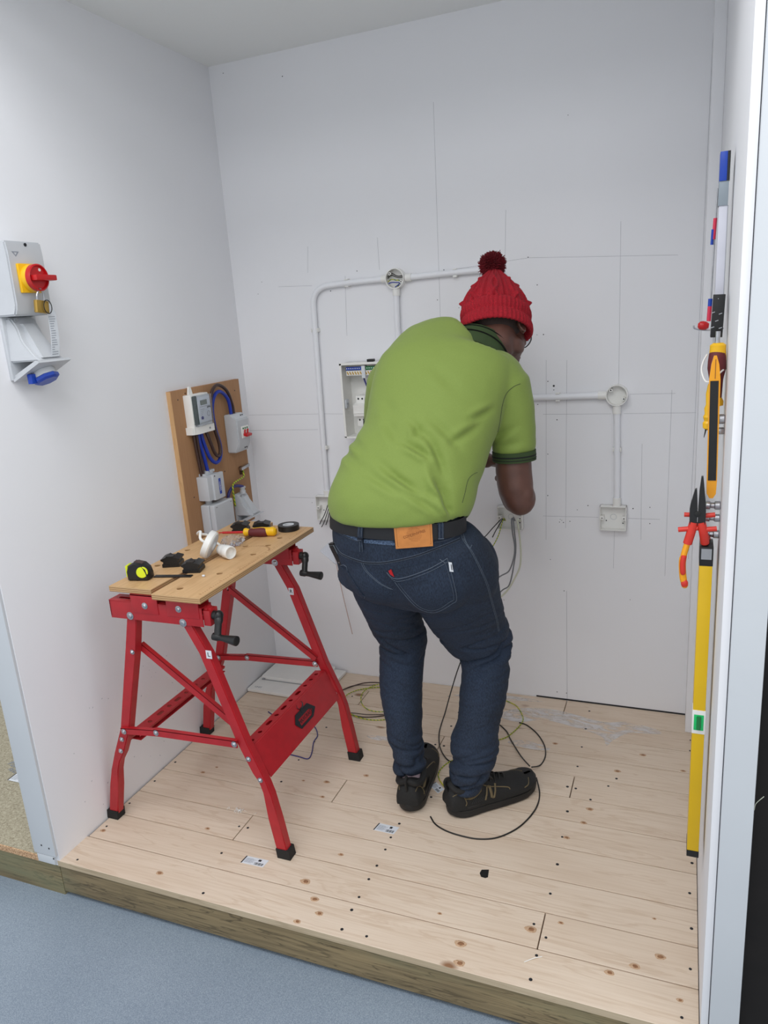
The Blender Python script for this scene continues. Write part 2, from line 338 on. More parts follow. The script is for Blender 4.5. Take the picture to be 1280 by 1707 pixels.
O('end_board', B().box(-.078, -.012, -.008, .0005, -.012, .0165, bev=.002), 'gloss', wlft, label='short board piece at the foot of the wall end')
b = B()
for x, z in ((-.05, .05), (-.022, .045), (-.012, .012)): b.lathe([(.003, 0), (.002, .001)], (x, -.0092, z), -Y, 8)
O('screw_head', b, 'ink', wlft, kind='stuff')
b = B(); sm = random.Random(5)
for k in range(26):
    y, z = sm.uniform(.12, .62), sm.uniform(.03, .4); L = sm.uniform(.004, .014)
    b.box(.0001, .0006, y, y+L*.4, z, z+.0012, rot=Matrix.Rotation(sm.uniform(-.8, .8), 3, 'X'))
O('scuff_mark', b, 'gink', wlft, kind='stuff')
wb = S('wall_back', B().box(-.086, W+.08, D, D+.06, -.0195, H+.02), 'wall')
b = B()
def pl(x0, z0, x1, z1, wd=.0007):
    d = V((x1-x0, 0, z1-z0)); L = d.length; n = V((-d.z, 0, d.x)).normalized()*wd
    p, q_ = V((x0, D-.0003, z0)), V((x1, D-.0003, z1)); b.loft([[p-n, p+n, p+n+Y*.002, p-n+Y*.002], [q_-n, q_+n, q_+n+Y*.002, q_-n+Y*.002]])
for t in [(.199,1.613,.343,1.606),(.34,1.746,.33,1.653),(0,1.122,.345,1.122),(.345,1.122,.44,1.12),(.852,2.152,.84,1.395),(1.086,1.791,1.07,1.423),(1.195,.736,1.39,.738),(1.49,.738,1.595,.738),(1.453,1.717,1.453,1.205),(1.489,1.17,1.631,1.169),(1.2,1.107,1.43,1.105),(1.47,1.105,1.695,1.105),(1.62,1.181,1.616,.533),(1.213,1.294,1.205,.645),(.482,1.63,.47,1.415),(.818,1.613,1.157,1.633),(1.157,1.633,1.625,1.6),(0,1.058,.312,1.06),(1.283,1.291,1.276,.694),(1.531,1.002,1.534,.661),(1.445,.69,1.443,.55),(.15,.778,.28,.778),(1.70,2.2,1.69,.6),(.99,1.6,.985,1.5),(.62,1.75,.62,1.64)]: pl(*t, wd=.0005)
O('pencil_line', b, 'pencil', wb, kind='stuff')
b = B()
for x, z in [(1.29,2.047),(1.157,1.635),(1.218,1.221),(1.238,1.191),(1.248,1.087),(1.317,.763),(1.354,.78),(1.291,.719),(1.182,1.142),(1.215,.965),(1.213,.813),(1.506,.774),(1.561,.78),(1.562,.722),(1.257,.725),(1.268,.714),(.531,1.643),(.418,1.581),(.862,1.619),(.911,1.488),(.862,1.609),(1.186,1.544),(1.183,1.38),(.833,1.52),(.254,.758),(.128,1.636),(.106,1.593),(1.269,.45),(1.502,.434),(1.042,.395),(1.22,.57),(1.205,1.38),(1.262,.722),(1.254,.715),(.06,2.37),(.3,2.32),(1.276,.03),(1.24,.03),(.6,.05)]:
    r = random.uniform(.0012, .0022); b.lathe([(r, 0), (r*.8, .0006)], (x, D, z), -Y, 7)
b.lathe([(.0038, 0), (.003, .0006)], (1.238, D, 1.205), -Y, 7)
O('screw_hole', b, 'ink', wb, kind='stuff')
O('board_joint', B().box(1.2775, 1.2788, D-.0005, D+.002, .001, .45), 'pencil', wb)
O('floor_gap', B().box(1.16, 1.70, D-.0015, D+.002, .0002, .0055), 'ink', wb)
wr = S('wall_right', B().box(W, W+.014, .0, D+.02, -.10, H+.02, bev=.001), 'wall')
S('trim_3', B().box(W+.0155, W+.070, -.008, .045, -.127, H+.02, bev=.004), 'gloss')
S('trim_4', B().box(1.700, W, 1.175, D, .001, H, bev=.002), 'wall')
S('ceiling', B().box(-.086, W+.08, -.0, D+.06, H, H+.03), 'ceil')
S('wall_front', B().box(W+.071, 2.9, .015, .05, -.128, 2.6), 'darkboard')
O('white_thread', B().tube(smooth([(1.805,.014,.549),(1.806,.008,.566),(1.811,.004,.578),(1.818,.002,.589)], 4), .0007, 6), 'wwhite', loc=(1.805, .014, .549), label='thin white thread curling off the dark curtain right of the jamb', cat='thread')
#SPLIT bench
# ================================================================ WORKBENCH
tb = T('workbench', 'red folding workbench with two wooden jaw boards beside the left wall', 'workbench', (.33, .45, 0))
def bolt(p, ax, r=.0075, parent=tb, name='bolt'):
    b = B(); b.lathe([(r*1.25, 0), (r*1.25, .0012), (r*.8, .0015), (r*.8, .004), (r*.5, .006)], p, ax, 10); return O(name, b, 'steel', parent)
dog = lambda pts: [circ(x, y, .0095, 14) for x, y in pts]
def board(x0, x1, y0, y1, holes, m, lab):
    o = O('jaw_board', plate([(x0, y0), (x1, y0), (x1, y1), (x0, y1)], dog(holes), .016, (0, 0, .784), X, Y), 'bamboo', tb, label=lab)
    me = o.data; me.materials.append(MT['bedge'])
    for p in me.polygons:
        if abs(p.normal.z) < .5: p.material_index = 1
    return o
bl = board(.172, .318, .200, .868, [(.228, .262), (.20, .53), (.20, .70), (.20, .38)], 0, 'left wooden jaw board')
br = board(.342, .498, .172, .832, [(.396, .226), (.438, .355), (.372, .60), (.444, .62), (.441, .70), (.362, .765), (.444, .53)], 0, 'right wooden jaw board')
b = B()   # protractor arc and ruler ticks printed on the right board
for k in range(25):
    t = PI*(.08+.84*k/24); c_, s_ = math.cos(t), math.sin(t); b.box(.0, .0008, -.003, .003, 0, .0003, rot=Matrix.Rotation(t-PI/2, 3, 'Z')); 
    bmesh.ops.translate(b.b, vec=(.425+.05*c_, .56+.05*s_, .8002), verts=b.b.verts[-8:])
for k in range(60): b.box(.484-(.004 if k % 5 else .009), .484, .20+k*.01, .2006+k*.01, .8, .8004)
O('scale_marks', b, 'emboss', br, kind='stuff')
for y0, nm in ((.198, 0), (.700, 1)):
    # clamp beam: open channel with slotted top
    b = B(); b.box(.165, .478, y0, y0+.003, .705, .758, bev=.001); b.box(.165, .478, y0+.043, y0+.046, .705, .758, bev=.001); b.box(.165, .168, y0, y0+.046, .712, .758)
    beam = O('clamp_beam', b, 'red', tb)
    O('slotted_top', plate([(.165, y0), (.478, y0), (.478, y0+.046), (.165, y0+.046)], [slot(.215, y0+.023, .05, .006), slot(.35, y0+.023, .06, .006)], .003, (0, 0, .7565), X, Y), 'red', beam)
    for xa, xb, lab in ((.245, .335, 'rear'), (.365, .470, 'front')):
        b = B(); b.box(xa, xb, y0-.002, y0+.002, .728, .784, bev=.001); b.box(xa, xb, y0+.044, y0+.048, .728, .784, bev=.001); b.box(xa, xb, y0-.002, y0+.048, .780, .784)
        b.box(xb-.016, xb-.013, y0, y0+.046, .73, .782); cr = O('jaw_carrier', b, 'red', beam)
    for x in (.292, .405): bolt((x, y0-.002, .752), -Y, .008)
    for x, z in ((.233, .716), (.412, .712)): bolt((x, y0, z), -Y, .0095)
    b = B(); b.box(.478, .500, y0+.004, y0+.042, .708, .752, bev=.002); b.lathe([(.014, 0), (.014, .01), (.009, .011), (.009, .02)], (.478, y0+.023, .748), X); O('screw_housing', b, 'red', beam)
    O('threaded_rod', B().cyl((.2, y0+.023, .735), (.50, y0+.023, .735), .006), 'steel', beam)
    ch = T('tmp', None, None); bpy.data.objects.remove(ch)
    ang = .0
    b = B(); b.lathe([(.009, 0), (.0125, .004), (.0125, .022), (.010, .026)], (.497, y0+.02, .735), X, 20)
    b.tube(smooth([(.516, y0+.02, .735), (.521, y0+.010, .722), (.523, y0-.002, .697), (.524, y0-.006, .682)], 4), [.012]*5+[.0095]*5+[.011]*3, 12, flat=.8)
    b.ell((.517, y0+.02, .735), (.0125, .014, .014))
    cr = O('crank_arm', b, 'black', tb)
    O('crank_handle', B().lathe([(.004, -.014), (.0105, -.012), (.0105, .004), (.0085, .008), (.0085, .02), (.0135, .062), (.0135, .066), (.011, .067)], (.522, y0-.006, .684), (1, -.12, -.02), 20), 'black', cr)
def legp(xs, y0, y1, w_=.034):
    b = B(); R = []
    for x, z, ww in xs: R.append([V((x-ww/2, y0, z)), V((x+ww/2, y0, z)), V((x+ww/2, y1, z)), V((x-ww/2, y1, z))])
    b.loft(R); es = [e for e in b.b.edges if abs((e.verts[0].co-e.verts[1].co).normalized().z) > .5]
    bmesh.ops.bevel(b.b, geom=es, offset=.003, segments=2, affect='EDGES'); return b
def foot(x, z0, sx, y0, y1):
    b = B(); dx = sx*.012; b.loft([[V((x+dx+a_*.021, yy, -.0+h)) for a_, yy in ((-1, y0-.003), (1, y0-.003), (1, y1+.003), (-1, y1+.003))] if h == 0 else [V((x+a_*.0205, yy, h)) for a_, yy in ((-1, y0-.003), (1, y0-.003), (1, y1+.003), (-1, y1+.003))] for h in (0, .030)]); return b
for ya, yb, near in ((.200, .232, 1), (.700, .732, 0)):
    yl = ya-.002
    A_ = [(.236, .73, .034), (.205, .60, .034), (.132, .335, .034), (.092, .245, .032), (.075, .215, .026), (.062, .18, .028), (.047, .12, .034), (.026, .022, .036)]
    B_ = [(.405, .73, .034), (.462, .62, .035), (.545, .36, .035), (.585, .265, .034), (.598, .24, .026), (.608, .205, .027), (.618, .12, .034), (.634, .022, .036)]
    if not near: A_[-1] = (.030, .022, .034)
    la = O('leg', legp(A_, ya+.004, yb), 'red', tb); lb = O('leg', legp(B_, ya+.004, yb), 'red', tb)
    O('rubber_foot', foot(.024, 0, -.3, ya+.004, yb), 'rubber', la); O('rubber_foot', foot(.636, 0, .3, ya+.004, yb), 'rubber', lb)
    b = B()   # long diagonal brace
    def strut(p, q_, yy, h=.011, bend=None):
        d = V((q_[0]-p[0], 0, q_[1]-p[1])); n = V((-d.z, 0, d.x)).normalized()*h; P0, P1 = V((p[0], yy, p[1])), V((q_[0], yy, q_[1]))
        b.loft([[P0-n, P0+n, P0+n+Y*.004, P0-n+Y*.004], [P1-n, P1+n, P1+n+Y*.004, P1-n+Y*.004]])
        b.loft([[P0+n*.95, P0+n*.95+Y*.014, P0+n*.75+Y*.014, P0+n*.75], [P1+n*.95, P1+n*.95+Y*.014, P1+n*.75+Y*.014, P1+n*.75]])
    strut((.214, .605), (.53, .375), ya+.034 if near else ya-.003); O('diagonal_brace', b, 'red', tb)
    b = B(); yy = ya-.004; strut((.125, .334), (.262, .348), yy, .010); O('folding_link', b, 'red', tb)
    b = B(); strut((.250, .349), (.535, .358), yy-.001, .011); O('folding_link', b, 'red', tb)
    for p in ((.137, .335), (.258, .350), (.527, .358)): bolt((p[0], yy-.001, p[1]), -Y, .0075)
    bolt((.214, ya+.003, .60), -Y, .006)
    if near:
        O('letter_label', text('L', .018, (.478, ya+.0025, .622), X, Z, .0003, B()), 'ink', lb)
        O('letter_backing', B().box(.469, .487, ya+.003, ya+.0042, .610, .634), 'paper', lb)
    else:
        O('letter_label', text('R', .018, (.460, ya+.0025, .612), X, Z, .0003, B()), 'ink', lb)
        O('letter_backing', B().box(.451, .469, ya+.003, ya+.0042, .600, .624), 'paper', lb)
# long rails with holes
def rail(xt, zt, xb, zb, inx):
    n = V((zt-zb, 0, xt-xb)).normalized()*.0028*-inx
    def slab(ya, yb, a_, c_, t):
        P_ = lambda y_: [V((a_[0], y_, a_[1])), V((c_[0], y_, c_[1])), V((c_[0], y_, c_[1]))+t, V((a_[0], y_, a_[1]))+t]
        return P_(ya), P_(yb)
    b = B(); b.loft(slab(.238, .698, (xt, zt), (xb, zb), n)); o = O('long_rail', b, 'red', tb)
    hs = []
    for yy, k in zip([.26, .305, .357, .402, .447, .492, .54, .59, .632, .67], 'ccscscsccc'): hs.append(circ(yy, .018, .007, 14) if k == 'c' else slot(yy, .018, .018, .006))
    fw = .034; up_ = V((inx, 0, -.12)).normalized()
    fl = plate([(.238, 0), (.698, 0), (.698, fw+.002), (.238, fw+.002)], hs, .0025, (xt, 0, zt), Y, up_); O('perforated_flange', fl, 'red', o)
    b = B(); xi, zi = xt+up_.x*fw, zt+up_.z*fw
    b.loft(slab(.238, .698, (xi, zi), (xi-(xt-xb)*.25, zi-(zt-zb)*.25), V((.0025, 0, 0)))); b.loft(slab(.238, .698, (xi, zi-.022), (xt, zt-.026), V((0, 0, .002)))); O('inner_lip', b, 'red', o)
    return o
ro = rail(.560, .334, .603, .240, -1)
rail(.122, .308, .108, .270, 1)
for x, z in ((.562, .312), (.592, .250)): bolt((x, .2035, z), -Y, .0065)
for z in (.300, .258): bolt((.115 if z > .28 else .103, .2035, z), -Y, .0065)
for x, z in ((.566, .300), (.590, .252)): bolt((x, .7015, z), -Y, .0065)
# badge on the rail
bv_ = V((.560-.603, 0, .334-.240)).normalized(); bo = V((.603, 0, .240))+V((.0032, 0, .0013))
Q = lambda y_, t_, o_=0: bo+bv_*t_+Y*y_+V((bv_.z, 0, -bv_.x))*o_
b2_ = plate([(.452, .026), (.530, .026), (.560, .044), (.530, .074), (.452, .074), (.432, .052)], [[(.456, .034), (.456, .056), (.524, .056), (.542, .048), (.524, .034)]], .0006, tuple(Q(0, 0)), Y, bv_)
bd_ = O('badge', b2_, 'ink', ro); O('badge_lettering', text('MAXCRAFT', .0165, Q(.495, .045, .0008), Y, bv_, .0003, B()), 'ink', bd_)
b = B()
for s_ in (-1, 1): b.tube(smooth([Q(.494+s_*.004, .074, .0008), Q(.494+s_*.013, .080, .0008), Q(.494+s_*.017, .087, .0008), Q(.494+s_*.012, .094, .0008)], 4), [.0026-.00016*i for i in range(13)], 6, flat=.5)
b.prism([(-.007, -.006), (.007, -.006), (.004, .012), (-.004, .012)], Q(.494, .066, .0004), Y, bv_, V((.0008, 0, 0))); O('horned_emblem', b, 'ink', bd_)
#SPLIT benchitems
# ---------------------------------------------------------------- things on the bench
zt = .8003
tm = T('tape_measure', 'black and yellow tape measure on the near end of the bench', 'tape measure', (.225, .285, zt))
R1 = Matrix.Rotation(math.radians(12), 3, 'Z')
def rp(pts): return [R1 @ V((x, 0, z)) for x, z in pts]
prof = [(-.032, .002), (-.028, .0), (.030, 0), (.034, .004), (.034, .018), (.030, .034), (.016, .048), (-.006, .053), (-.026, .044), (-.033, .026)]
pc = V((.228, .27, zt)); ring = lambda s_, y: [pc+R1 @ V((x*s_, y, .026+(z-.026)*s_)) for x, z in prof]
O('case', B().loft([ring(.88, -.020), ring(1, -.014), ring(1, .014), ring(.88, .020)]), 'black', tm)
O('side_grip', B().lathe([(.0165, 0), (.0155, .0025), (.010, .003)], pc+R1 @ V((.017, -.019, .026)), R1 @ V((.25, -1, .1)), 20), 'lime', tm)
O('side_grip', B().box(-.036, -.028, -.015, .015, .010, .044, bev=.003), 'lime', tm); 
o = tm.children[-1]
for v in o.data.vertices: v.co = R1 @ (v.co+wl(tm))+pc-wl(tm)
O('brand_plate', B().loft([[pc+R1 @ V((x, y, .0532+(0 if x < .006 else -.002*(x-.006)/.01*3))) for x, y in ((-.010, -.009), (.016, -.009), (.016, .009), (-.010, .009))], [pc+R1 @ V((x, y, .055+(0 if x < .006 else -.002*(x-.006)/.01*3))) for x, y in ((-.009, -.008), (.015, -.008), (.015, .008), (-.009, .008))]]), 'brown', tm)
O('blade', B().box(.258, .372, .296, .312, zt, zt+.003, rot=Matrix.Rotation(math.radians(12), 3, 'Z')), 'black', tm)
def dogblock(x, y, a, lab):
    t = T('clamp_block', lab, 'clamp block', (x, y, zt), 'black plastic clamp blocks on the bench')
    Rm = Matrix.Rotation(a, 3, 'Z'); c0 = V((x, y, zt))
    def pr(poly, h0, h1, nm, par):
        b = B(); b.loft([[c0+Rm @ V((px, h, pz)) for px, pz in poly] for h in (h0, h1)]); return O(nm, b, 'black', par)
    pr([(-.026, 0), (.026, 0), (.026, .010), (.022, .013), (.022, .017), (.028, .021), (.028, .025), (.010, .031), (.004, .027), (-.006, .027), (-.012, .031), (-.029, .025), (-.029, .021), (-.022, .017), (-.022, .012), (-.026, .010)], -.024, .024, 'body', t)
    pr([(-.012, .031), (-.006, .0265), (.004, .0265), (.010, .031), (.010, .034), (-.012, .034)], -.024, -.006, 'ridge', t)
    pr([(-.020, .004), (-.004, .004), (-.004, .009), (-.020, .009)], -.0255, -.024, 'rib', t); pr([(.004, .004), (.020, .004), (.020, .009), (.004, .009)], -.0255, -.024, 'rib', t)
    return t
dogblock(.247, .395, .35, 'black clamp block next to the tape measure on the left board')
dogblock(.345, .362, .30, 'black clamp block on the right board, between tape measure and lamp holder')
dogblock(.262, .750, .30, 'black clamp block near the wall behind the screwdriver, on the left board')
dogblock(.336, .768, .42, 'black clamp block behind the screwdriver handle, nearest the tape roll')
t = T('tape_roll', 'roll of black insulating tape lying flat on the far corner of the bench', 'tape roll', (.425, .792, zt))
n = 36
def annul(r0, r1, z0, z1, o, n=36):
    b = B(); R = []
    for rr, zz in ((r1, z0), (r1, z1), (r0, z1), (r0, z0)): R.append([V(o)+V((rr*math.cos(k*2*PI/n), rr*math.sin(k*2*PI/n), zz)) for k in range(n)])
    return b.loft(R, closed=True)
O('tape_winding', annul(.0195, .036, 0, .0185, (.425, .792, zt)), 'black', t); O('card_core', annul(.015, .0194, .0005, .018, (.425, .792, zt)), 'paper', t)
# screwdriver
def driver(p, d, L1, nm, label, cat, loc, shaft='redp', sc_=1):
    t = T(nm, label, cat, loc); p, d = V(p), V(d).normalized()
    O('shaft', B().lathe([(.001, 0), (.0022, .002), (.0022, .012), (.0042, .014), (.0042, L1)], p, d, 14), shaft, t)
    O('handle', B().lathe([(.006*sc_, L1-.002), (.0125*sc_, L1+.002), (.014*sc_, L1+.008), (.010*sc_, L1+.020), (.0135*sc_, L1+.036), (.0155*sc_, L1+.062), (.0145*sc_, L1+.088), (.0155*sc_, L1+.096), (.0150*sc_, L1+.106), (.010*sc_, L1+.112)], p, d, 24), 'yellow', t)
    O('grip_sleeve', B().lathe([(.0105*sc_, L1+.0185), (.0128*sc_, L1+.026), (.0148*sc_, L1+.040), (.0165*sc_, L1+.062), (.0155*sc_, L1+.078), (.0125*sc_, L1+.084)], p-V((0, .0012, .0012)), d, 24), 'maroon', t)
    return t
driver((.225, .672, zt+.0155), (.19, .046, 0), .088, 'screwdriver', 'yellow and maroon screwdriver with red shaft lying across the bench boards', 'screwdriver', (.31, .69, zt))
# pendant lamp holder with ceiling rose
t = T('pendant_lamp_holder', 'white ceiling rose, flex and lamp holder lying on the bench', 'lamp holder', (.34, .48, zt))
rc, ra = V((.326, .478, zt+.0415)), V((.80, .22, -.42)).normalized()
O('rose_base', B().lathe([(.040, -.012), (.044, -.010), (.044, .006), (.040, .010)], rc, ra, 40), 'cream', t)
O('rose_inside', B().lathe([(.036, .0102), (.036, .012), (.016, .013), (.012, .018), (.0, .019)], rc, ra, 30), 'grey', t)
O('flex', B().tube(smooth([rc-ra*.012, rc-ra*.03+Z*.006, rc-ra*.048+V((0, .03, .012)), V((.225, .56, zt+.045)), V((.232, .60, zt+.03)), V((.26, .60, zt+.008)), V((.30, .57, zt+.006)), V((.34, .53, zt+.006)), V((.36, .50, zt+.016))], 5), .0042, 10), 'cream', t)
hd = V((.90, -.36, -.04)).normalized(); hp = V((.352, .494, zt+.0225))
O('lamp_holder', B().lathe([(.005, -.010), (.012, -.006), (.0155, .0), (.018, .014), (.0185, .026)], hp, hd, 28), 'cream', t)
O('shade_ring', B().lathe([(.0195, .0265), (.0205, .028), (.0205, .052), (.0195, .054), (.017, .054), (.016, .040)], hp, hd, 28), 'cream', t)
# crumpled clear bag
b = B(); bmesh.ops.create_icosphere(b.b, subdivisions=4, radius=1)
for v in b.b.verts:
    nn = noise.noise(v.co*2.2)*.35+noise.noise(v.co*5)*.15; p = v.co*(1+nn)
    v.co = V((.325+p.x*.036, .60+p.y*.03, max(zt+.0005, zt+.014+p.z*.019)))
O('plastic_bag', b, 'clear', loc=(.325, .60, zt), label='small crumpled clear plastic bag beside the ceiling rose on the bench', cat='bag')
O('screw_bit', B().lathe([(.001, 0), (.0032, .001), (.0032, .008), (.001, .009)], (.404, .318, zt+.0033), (1, .4, 0), 8), 'paper', loc=(.404, .318, zt), label='tiny white plug lying on the right bench board', cat='plug')
#SPLIT leftwall
# ================================================================ LEFT WALL
# rotary isolator
t = T('isolator_switch', 'grey rotary isolator enclosure with red handle, high on the left wall', 'switch', (0, .19, 1.54))
y0, y1, z0, z1 = .150, .268, 1.545, 1.727
b = B(); b.loft([[V((x, y0, z)), V((x, y1, z))][::1]+[V((x2, y1, z)), V((x2, y0, z))] for x, x2, z in ((0, .070, z0), (0, .080, z0+.022), (0, .082, z1-.032), (0, .079, z1))])
es = list(b.b.edges); bmesh.ops.bevel(b.b, geom=es, offset=.004, segments=2, affect='EDGES'); enc = O('enclosure', b, 'grey', t)
for z in (1.719, 1.556): O('screw', B().lathe([(.0045, 0), (.0045, .0012), (.002, .0014)], (.0800 if z > 1.6 else .0745, .214, z), X, 10), 'ink', enc)
O('maker_mark', plate([(.165, 1.701), (.188, 1.701), (.176, 1.688)], [[(.171, 1.699), (.182, 1.699), (.176, 1.692)]], .0006, (.0815, 0, 0), Y, Z), 'gink', enc)
ip = O('yellow_plate', B().box(.081, .090, .170, .236, 1.600, 1.672, bev=.003), 'yellow', t)
O('padlock_slot', B().box(.090, .0912, .181, .187, 1.652, 1.660), 'ink', ip)
hc = V((.088, .205, 1.636))
O('yellow_collar', B().lathe([(.034, 0), (.034, .008), (.031, .016)], hc, X, 36), 'yellow', t)
hh = O('rotary_handle', B().lathe([(.031, .014), (.0335, .017), (.0335, .028), (.030, .030), (.028, .024), (.0, .024)], hc, X, 36), 'redp', t)
O('grip_bar', B().box(.110, .134, .180, .248, 1.628, 1.642, bev=.003), 'redp', hh)
O('hasp_hole', B().lathe([(.004, 0), (.004, .001)], (.1125, .214, 1.655), X, 12), 'cream', hh)
t = T('padlock', 'brass padlock hanging from the red isolator handle', 'padlock', (.11, .205, 1.57))
O('lock_body', B().box(.104, .116, .182, .222, 1.548, 1.580, bev=.003, rot=Matrix.Rotation(-.12, 3, 'X')), 'brass', t)
O('shackle', B().tube(smooth([(.110, .192, 1.578), (.111, .193, 1.594), (.112, .204, 1.608), (.112, .214, 1.596), (.110, .214, 1.576)], 5), .0028, 10), 'steel', t)
O('key_ring', B().tube([V((.119, .214+.013*math.cos(k*PI/10), 1.563+.017*math.sin(k*PI/10))) for k in range(20)], .0012, 6, closed=True), 'kblack', t)
t = T('paper_tag', 'long white printed paper tag hanging below the brass padlock', 'tag', (.10, .235, 1.50))
Mt = lambda y, z: V((.100+.004*math.sin((z-1.43)*30), y+(z-1.50)*.13, z))
b = B(); b.loft([[Mt(.222, z), Mt(.250, z), Mt(.250, z)+X*.0006, Mt(.222, z)+X*.0006] for z in [1.436+.0114*k for k in range(11)]]); b.prism([(0, 0), (.028, 0), (.016, .022), (.006, .022)], Mt(.222, 1.55), Y, Z, (.0006, 0, 0)); O('tag_sheet', b, 'paper', t)
b = B(); rr = random.Random(2)
for k in range(17):
    z = 1.442+.006*k; y = .2245; L = rr.uniform(.008, .021); b.loft([[Mt(y, z), Mt(y+L, z), Mt(y+L, z+.0014), Mt(y, z+.0014)], [p+X*.0011 for p in (Mt(y, z), Mt(y+L, z), Mt(y+L, z+.0014), Mt(y, z+.0014))]])
O('printed_lines', b, 'gink', t, kind='stuff')
def wedge_socket(nm, label, o, s_, blue=True, gland=False):
    """industrial angled wall socket; o = top centre on the wall (x, y, z)"""
    t = T(nm, label, 'socket', o); o = V(o)
    P = lambda x, y, z: o+V((x, y, z))*s_
    def ringq(x, hw, z, x0=0): return [P(x0, -hw, z), P(x0, hw, z), P(x, hw*.8, z), P(x, -hw*.8, z)]
    O('back_plate', B().box(o.x, o.x+.012*s_, o.y-.058*s_, o.y+.058*s_, o.z-.168*s_, o.z, bev=.003), 'grey', t)
    b = B(); b.loft([ringq(.022, .050, -.003), ringq(.040, .050, -.03), ringq(.050, .052, -.065), ringq(.085, .056, -.105), ringq(.108, .056, -.120)])
    bmesh.ops.bevel(b.b, geom=list(b.b.edges), offset=.004*s_, segments=2, affect='EDGES'); hd_ = O('hood', b, 'grey', t)
    b = B(); b.loft([[P(.010, -.030, -.02), P(.010, .030, -.02), P(.042, .018, -.02), P(.042, -.018, -.02)], [P(.010, -.034, -.11), P(.010, .034, -.11), P(.104, .030, -.112), P(.104, -.030, -.112)]]); O('moulded_rib', b, 'grey', hd_)
    # angled socket face
    b = B(); b.loft([[P(.012, -.058, -.165), P(.012, .058, -.165), P(.110, .058, -.118), P(.110, -.058, -.118)], [P(.014, -.058, -.172), P(.014, .058, -.172), P(.114, .058, -.124), P(.114, -.058, -.124)]]); O('face_flange', b, 'grey', t)
    b = B(); b.loft([[P(.010, -.05, -.155), P(.010, .05, -.155), P(.012, .05, -.165), P(.012, -.05, -.165)], [P(.094, -.05, -.118), P(.094, .05, -.118), P(.100, .05, -.122), P(.100, -.05, -.122)]]); O('side_cheek', b, 'grey', t)
    nrm = V((.42, 0, -.9)).normalized()
    if blue:
        c0 = P(.062, 0, -.149)
        O('socket_collar', B().lathe([(.030*s_, 0), (.032*s_, .004), (.031*s_, .016*s_)], c0, nrm, 28), 'grey', t)
        fl = O('flap_cover', B().lathe([(.033*s_, .016*s_), (.035*s_, .018*s_), (.035*s_, .026*s_), (.028*s_, .031*s_)], c0, nrm, 8), 'blue', t)
        O('flap_hinge', B().box(c0.x-.012, c0.x+.004, c0.y-.046*s_, c0.y-.026*s_, c0.z-.030, c0.z-.004, bev=.002), 'blue', fl)
    for y, z in ((-.044, -.010), (.0, -.085)): O('screw', B().lathe([(.0055*s_, 0), (.0055*s_, .003), (.003*s_, .0032)], P(.036 if z > -.05 else .070, y*.8, z), X, 12), 'grey2', t)
    if gland: O('cable_gland', B().lathe([(.016*s_, -.004), (.016*s_, .008), (.013*s_, .009), (.013*s_, .018), (.018*s_, .019), (.018*s_, .024)], P(.03, .0, 0), Z, 20), 'grey', t)
    return t
wedge_socket('wall_socket', 'grey angled industrial socket with blue flap, below the isolator', (0, .215, 1.545), .97)
# plywood board with meter and boxes
t = T('mounting_board', 'plywood mounting board standing against the left wall behind the bench', 'board', (0, 1.0, .70))
O('ply_sheet', B().box(.0, .018, .790, 1.222, .70, 1.277, bev=.0008), 'ply', t)
O('ply_edge', B().box(.0, .0178, .7885, .7905, .70, 1.2765), 'plyedge', t)
b = B()
for y, z in ((.825, 1.245), (1.185, 1.235), (.87, 1.262), (1.05, .94), (.84, .89)): b.lathe([(.003, 0), (.002, .001)], (.018, y, z), X, 8)
O('screw_head', b, 'brown', t, kind='stuff')
m = T('electricity_meter', 'pale grey electricity meter with clear cover at the top of the board', 'meter', (.018, .90, 1.12))
b = B(); b.box(.018, .052, .852, .958, 1.118, 1.256, bev=.004); O('meter_base', b, 'cream', m)
b = B(); b.loft([[V((x, y, z)) for x, y in ((.018, .846), (.018, .964), (.058, .964), (.058, .872), (.046, .846))] for z in (1.116, 1.142)]); O('terminal_cover', b, 'cream', m)
O('hanging_lug', B().prism([(-.014, 0), (.014, 0), (.008, .022), (.005, .032), (-.005, .032), (-.008, .022)], (.024, .885, 1.252), Y, Z, (.006, 0, 0)), 'cream', m)
mf = O('meter_face', B().box(.052, .058, .880, .952, 1.155, 1.245, bev=.001), 'paper', m)
O('circuit_board', B().box(.052, .0545, .857, .879, 1.150, 1.250), 'pcb', m)
O('display', B().box(.058, .0595, .893, .932, 1.216, 1.233), 'lcd', mf)
O('optical_port', B().lathe([(.006, 0), (.006, .003)], (.058, .895, 1.171), X, 14), 'violet', mf)
b = text('kWh', .010, (.0587, .940, 1.205), Y, Z, .0003, B()); b.box(.058, .0586, .888, .948, 1.210, 1.2108)
for k in range(4): b.box(.058, .0585, .890, .912-.004*k, 1.200-.006*k, 1.2008-.006*k)
b.tube([V((.0585, .935+.009*math.cos(k*PI/8), 1.182+.009*math.sin(k*PI/8))) for k in range(16)], .0005, 4, closed=True); O('printed_marks', b, 'ink', mf)
O('clear_cover', B().box(.0525, .067, .856, .956, 1.145, 1.252, bev=.003), 'clear', m)
O('cover_screw', B().lathe([(.004, 0), (.004, .002)], (.058, .935, 1.129), X, 12), 'grey2', m)
m = T('main_switch', 'grey two-pole main switch box with red toggles, right side of the board', 'switch', (.018, 1.14, 1.0))
b = B(); b.loft([[V((x, y, z)) for x, z in ((.018, 1.004), (.018, 1.152), (.050, 1.152), (.074, 1.132), (.074, 1.036), (.056, 1.004))] for y in (1.088, 1.172)]); bmesh.ops.bevel(b.b, geom=list(b.b.edges), offset=.003, segments=2, affect='EDGES'); O('housing', b, 'grey', m)
O('switch_module', B().box(.074, .0775, 1.112, 1.162, 1.058, 1.104, bev=.001), 'cream', m)
